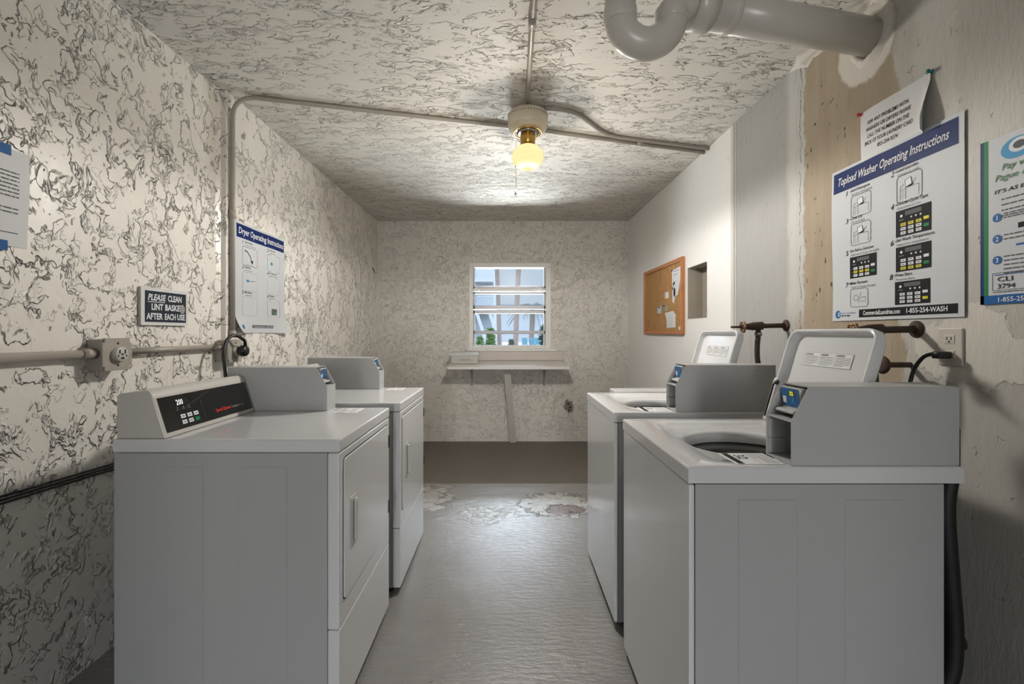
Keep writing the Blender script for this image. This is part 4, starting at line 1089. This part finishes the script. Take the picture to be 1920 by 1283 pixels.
# taped paper at the left edge
r, s = printed('paper_notice', (XS+.004, 1.245, 1.828), .216, .306, (1, 0, 0), (0, 1, 0), 'white printed sheet taped with blue tape on the left wall at the left edge', 'notice', lambda u, v: .002+.004*math.sin(v*16), M_paper, 4, 10)
s.words(('lettering', M_ink), .030, .050, .180, .018, .011, 1); s.words(('lettering', M_greyink), .020, .072, .184, .0125, .009, 8); s.words(('lettering', M_greyink), .020, .185, .184, .0125, .009, 3); s.rect(('signature_line', M_ink), .05, .262, .186, .264, 2)
s.build(r)
for (y, z, l) in ((1.372, 1.838, 'blue tape strip on the top edge of the paper at the left edge'), (1.362, 1.538, 'blue tape strip on the bottom edge of the paper at the left edge')):
    o = MB().box(XS+.0078, XS+.0083, y-.045, y+.045*.8, z-.032, z).build('tape_strip', M_tape); tag(o, l, 'tape')
# dryer poster
def cb(u, v): return .003+.045*max(0, (v-.53)/.1)**1.6*(max(0, (.14-u)/.14)+max(0, (u-.42)/.14))+.002*math.sin(u*20)
r, s = printed('dryer_poster', (XL+.003, 2.515, 1.884), .560, .636, (1, 0, 0), (0, 1, 0), 'white Dryer Operating Instructions poster with a blue header on the left wall', bend=cb, nu=18, nv=20)
s.rect(('header_band', M_navy), .010, .012, .550, .090, 1, 18, 1)
for i in range(7): s.rect(('header_stripes', M_navy2), .010, .018+.0105*i, .550, .0200+.0105*i, 2, 18, 1)
s.text(('title_lettering', M_wink), 'Dryer Operating Instructions', .028, .066, width=.510, size=.052, shear=.1, bold=.014, lay=4)
for (n_, t, e_, u, v) in ((1, 'Clean Lint Filter.', 'Limpie el filtro de pelusa.', .060, .116), (2, 'Load Laundry.', 'Coloque la ropa.', .330, .116), (3, 'Close Door.', 'Cierre la puerta.', .060, .262), (4, 'Set Temperature.', 'Seleccione temperatura.', .330, .262), (5, 'Make Payment.', 'Toque la tarjeta.', .060, .408), (6, 'Press Start.', 'Presione Start.', .330, .408)):
    cap(s, n_, t, e_, u, v, .9)
    s.rrect(('black_line_art', M_greyink if v < .2 else M_lightink, n_), u+.005, v+.018, u+.165, v+.125, .014, .002)
s.line(('black_line_art', M_ink), [(.085, .155), (.115, .160), (.145, .182), (.165, .215)], .006); s.poly(('black_line_art', M_ink), [(.150, .205), (.180, .205), (.168, .228)], 2)
s.line(('black_line_art', M_greyink), [(.10, .235), (.19, .235)], .0015)
s.disc(('drawn_laundry', M_cyan), .385, .190, .014, 2, .010); s.disc(('drawn_laundry', M_cyan), .120, .330, .016, 2, .008); s.line(('black_line_art', M_greyink), [(.14, .33), (.20, .325)], .003)
s.rect(('panel_picture', M_greyink), .385, .480, .455, .520, 2); s.rect(('start_key', M_lgreen), .425, .498, .450, .518, 3)
s.rect(('footer_band', M_greyink), .17, .588, .42, .606, 1, 8, 1)
s.text(('footer_lettering', M_wink), 'CommercialLaundries.com   1-855-254-WASH', .185, .602, width=.22, size=.013, lay=2)
s.disc(('logo_ring', M_blue), .050, .600, .013, 2)
s.build(r)
# small mark on the far left wall
o = MB().prism([(y, z) for y, z in ((5.10, 2.00), (5.16, 1.98), (5.2, 1.93), (5.17, 1.94), (5.12, 1.97))], XL-.001, XL+.003, 'x').build('plaster_scar', M_hole); tag(o, 'small grey plaster scar high on the left wall by the rear corner', 'wall damage')

# ================================================================== OUTSIDE
GZ = 0.0
M_grd = simple('pale_pavement', (150, 147, 140), .9, var=.06, scale=2)
struct(MB().box(-60, 60, YB+.3, 90, -.3, GZ).build('ground', M_grd))
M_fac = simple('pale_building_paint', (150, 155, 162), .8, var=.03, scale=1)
M_facd = simple('shaded_recess_paint', (122, 128, 137), .8)  # darker copy of the building paint, shade put into the colour
M_palm = simple('palm_bark', (112, 100, 96), .9, var=.15, scale=3)
M_leaf = simple('bush_leaves', (66, 104, 34), .7, var=.3, scale=9)
M_leafd = simple('dark_leaves', (48, 62, 48), .7, var=.3, scale=9)
def w(px, Y): return (px-950)/F*Y
def hz(py, Y): return CZ-(py-624)/F*Y
Yb = 44.0
r = empty('apartment_building', (w(905, Yb), Yb, 0), 'pale apartment building with railed balconies, seen through the window on the left', 'building')
mb = MB().box(w(840, Yb), w(926, Yb), Yb, Yb+8, 0, 16); rel(mb, r).build('wall', M_fac, r)
for py in (527, 579):
    z = hz(py, Yb); rel(MB().box(w(845, Yb), w(925, Yb), Yb-1.6, Yb, z-.25, z+.1), r).build('balcony_slab', M_fac, r)
    mb = MB(); mb.box(w(896, Yb), w(925, Yb), Yb-1.6, Yb-1.52, z+1.05, z+1.13)
    for k in range(9): x = w(896, Yb)+k*.185; mb.box(x, x+.05, Yb-1.6, Yb-1.54, z+.1, z+1.05)
    rel(mb, r).build('railing', simple('railing_paint', (150, 156, 164), .6), r)
    rel(MB().box(w(858, Yb), w(892, Yb), Yb-.03, Yb+.02, z+.2, z+2.0), r).build('painted_recess', M_facd, r)  # flat panel painted darker to stand for a shaded opening
rel(MB().box(w(858, Yb), w(922, Yb), Yb-.03, Yb+.02, .2, hz(586, Yb)), r).build('painted_recess', M_facd, r)
Y2 = 38
mb = MB()
for a, b in (((893, 585), (915, 650)), ((917, 585), (940, 650))):
    mb.prism([(w(a[0]-3, Y2), hz(a[1], Y2)), (w(a[0]+3, Y2), hz(a[1], Y2)), (w(b[0]+3, Y2), hz(b[1], Y2)), (w(b[0]-3, Y2), hz(b[1], Y2))], Y2, Y2+.3, 'y')
mb.v = [(x, y, 0 if z < .15 else z) for x, y, z in mb.v]
o = mb.build('outdoor_stair', M_fac); tag(o, 'white slanting stair beams in front of the apartment building outside', 'staircase')
r = empty('low_building', (w(1000, 60), 60, 0), 'low pale building in the distance behind the palm trunks', 'building')
rel(MB().box(w(926, 60), w(1100, 60), 60, 68, 0, hz(572, 60)), r).build('wall', M_fac, r)
rel(MB().box(w(926, 60), w(1100, 60), 59.6, 60, hz(572, 60)-.3, hz(572, 60)+.1), r).build('eaves', M_facd, r)
def palm(px0, px1, Y, wd, h, label, crown):
    r = empty('palm_tree', (w(px0, Y), Y, 0), label, 'palm tree', None)
    x1 = w(px1, Y)-w(px0, Y); zt = h
    mb = MB().tube(spline([(0, 0, 0), (x1*.3, 0, zt*.35), (x1*.7, 0, zt*.7), (x1, 0, zt)]), [wd/2]*25, 12)
    mb.build('trunk', M_palm, r)
    mb = MB()
    for k in range(18):
        a = 2*math.pi*k/18+.2; L = random.uniform(1.8, 2.5); up = random.uniform(.1, 1.0); q = []
        for j in range(9):
            t = j/8; q.append(Vector((x1+L*t*math.cos(a), L*t*math.sin(a), zt+up*t*1.6-2.0*t*t)))
        for j in range(8):
            for sgn in (-1, 1):
                sd = Vector((-math.sin(a), math.cos(a), 0))*sgn
                for mth in (0, .5):
                    p = q[j].lerp(q[j+1], mth); e = p+sd*.5*(1-j/10)+(q[j+1]-q[j])*.7+Vector((0, 0, -.25))
                    mb.add([p, p+(q[j+1]-q[j])*.22, e], [(0, 1, 2)])
    mb.build('crown', M_leafd, r)
palm(937, 929, 33, .33, 9.0, 'slim palm trunk outside, left of the three seen through the window', 1)
palm(966, 978, 24, .28, 8.5, 'thick palm trunk outside, middle of the three seen through the window', 1)
palm(996, 999, 40, .45, 3.6, 'short palm tree outside with its crown showing, seen on the right of the window', 1)
def bush(px, Y, wd, h, mat, label):
    bm = bmesh.new(); bmesh.ops.create_icosphere(bm, subdivisions=3, radius=1)
    mb = MB(); vs = []
    for i in range(420):
        a = random.uniform(0, 6.28); z = random.uniform(.02, 1); q = (1-(z-.35)**2*1.2)*random.uniform(.5, 1)
        c = Vector((wd/2*q*math.cos(a), wd/2*q*math.sin(a), h*z)); d = Vector((random.uniform(-1, 1), random.uniform(-1, 1), random.uniform(-.3, 1))).normalized()*h*.17
        e = d.cross(Vector((random.uniform(-1, 1), random.uniform(-1, 1), .3))).normalized()*h*.05
        mb.add([c-e, c+e, c+d], [(0, 1, 2)])
    bm.free(); o = mb.build('shrub', mat, None, (w(px, Y), Y, 0)); tag(o, label, 'shrub')
bush(900, 30, .5, .95, M_leaf, 'bright green shrub outside at the lower left of the window')
bush(920, 32, .6, 1.5, M_leaf, 'taller yellow green shrub outside between the stair beams')
bush(959, 23, .32, .85, M_leafd, 'dark shrub at the foot of the middle palm outside')
bush(1021, 28, .5, 1.6, M_leafd, 'dark leafy shrub outside at the lower right of the window')
M_chair = simple('turquoise_plastic', (36, 92, 110), .5)
for px, nm in ((984, 'turquoise lounge chair outside, left of the low row of three'), (998, 'turquoise lounge chair outside, middle of the low row of three'), (1009, 'turquoise lounge chair outside, right of the low row of three')):
    Y = 34; r = empty('outdoor_chair', (w(px, Y), Y, 0), nm, 'chair')
    MB().bbox(-.22, .22, -.25, .25, .34, .40, .02).build('seat', M_chair, r); MB().prism([(.20, .38), (.26, .38), (.42, .86), (.36, .86)], -.21, .21, 'x', .01).build('backrest', M_chair, r)
    for x in (-.2, .16):
        for y in (-.22, .2): MB().box(x, x+.04, y, y+.04, 0, .345).build('leg', M_chair, r)
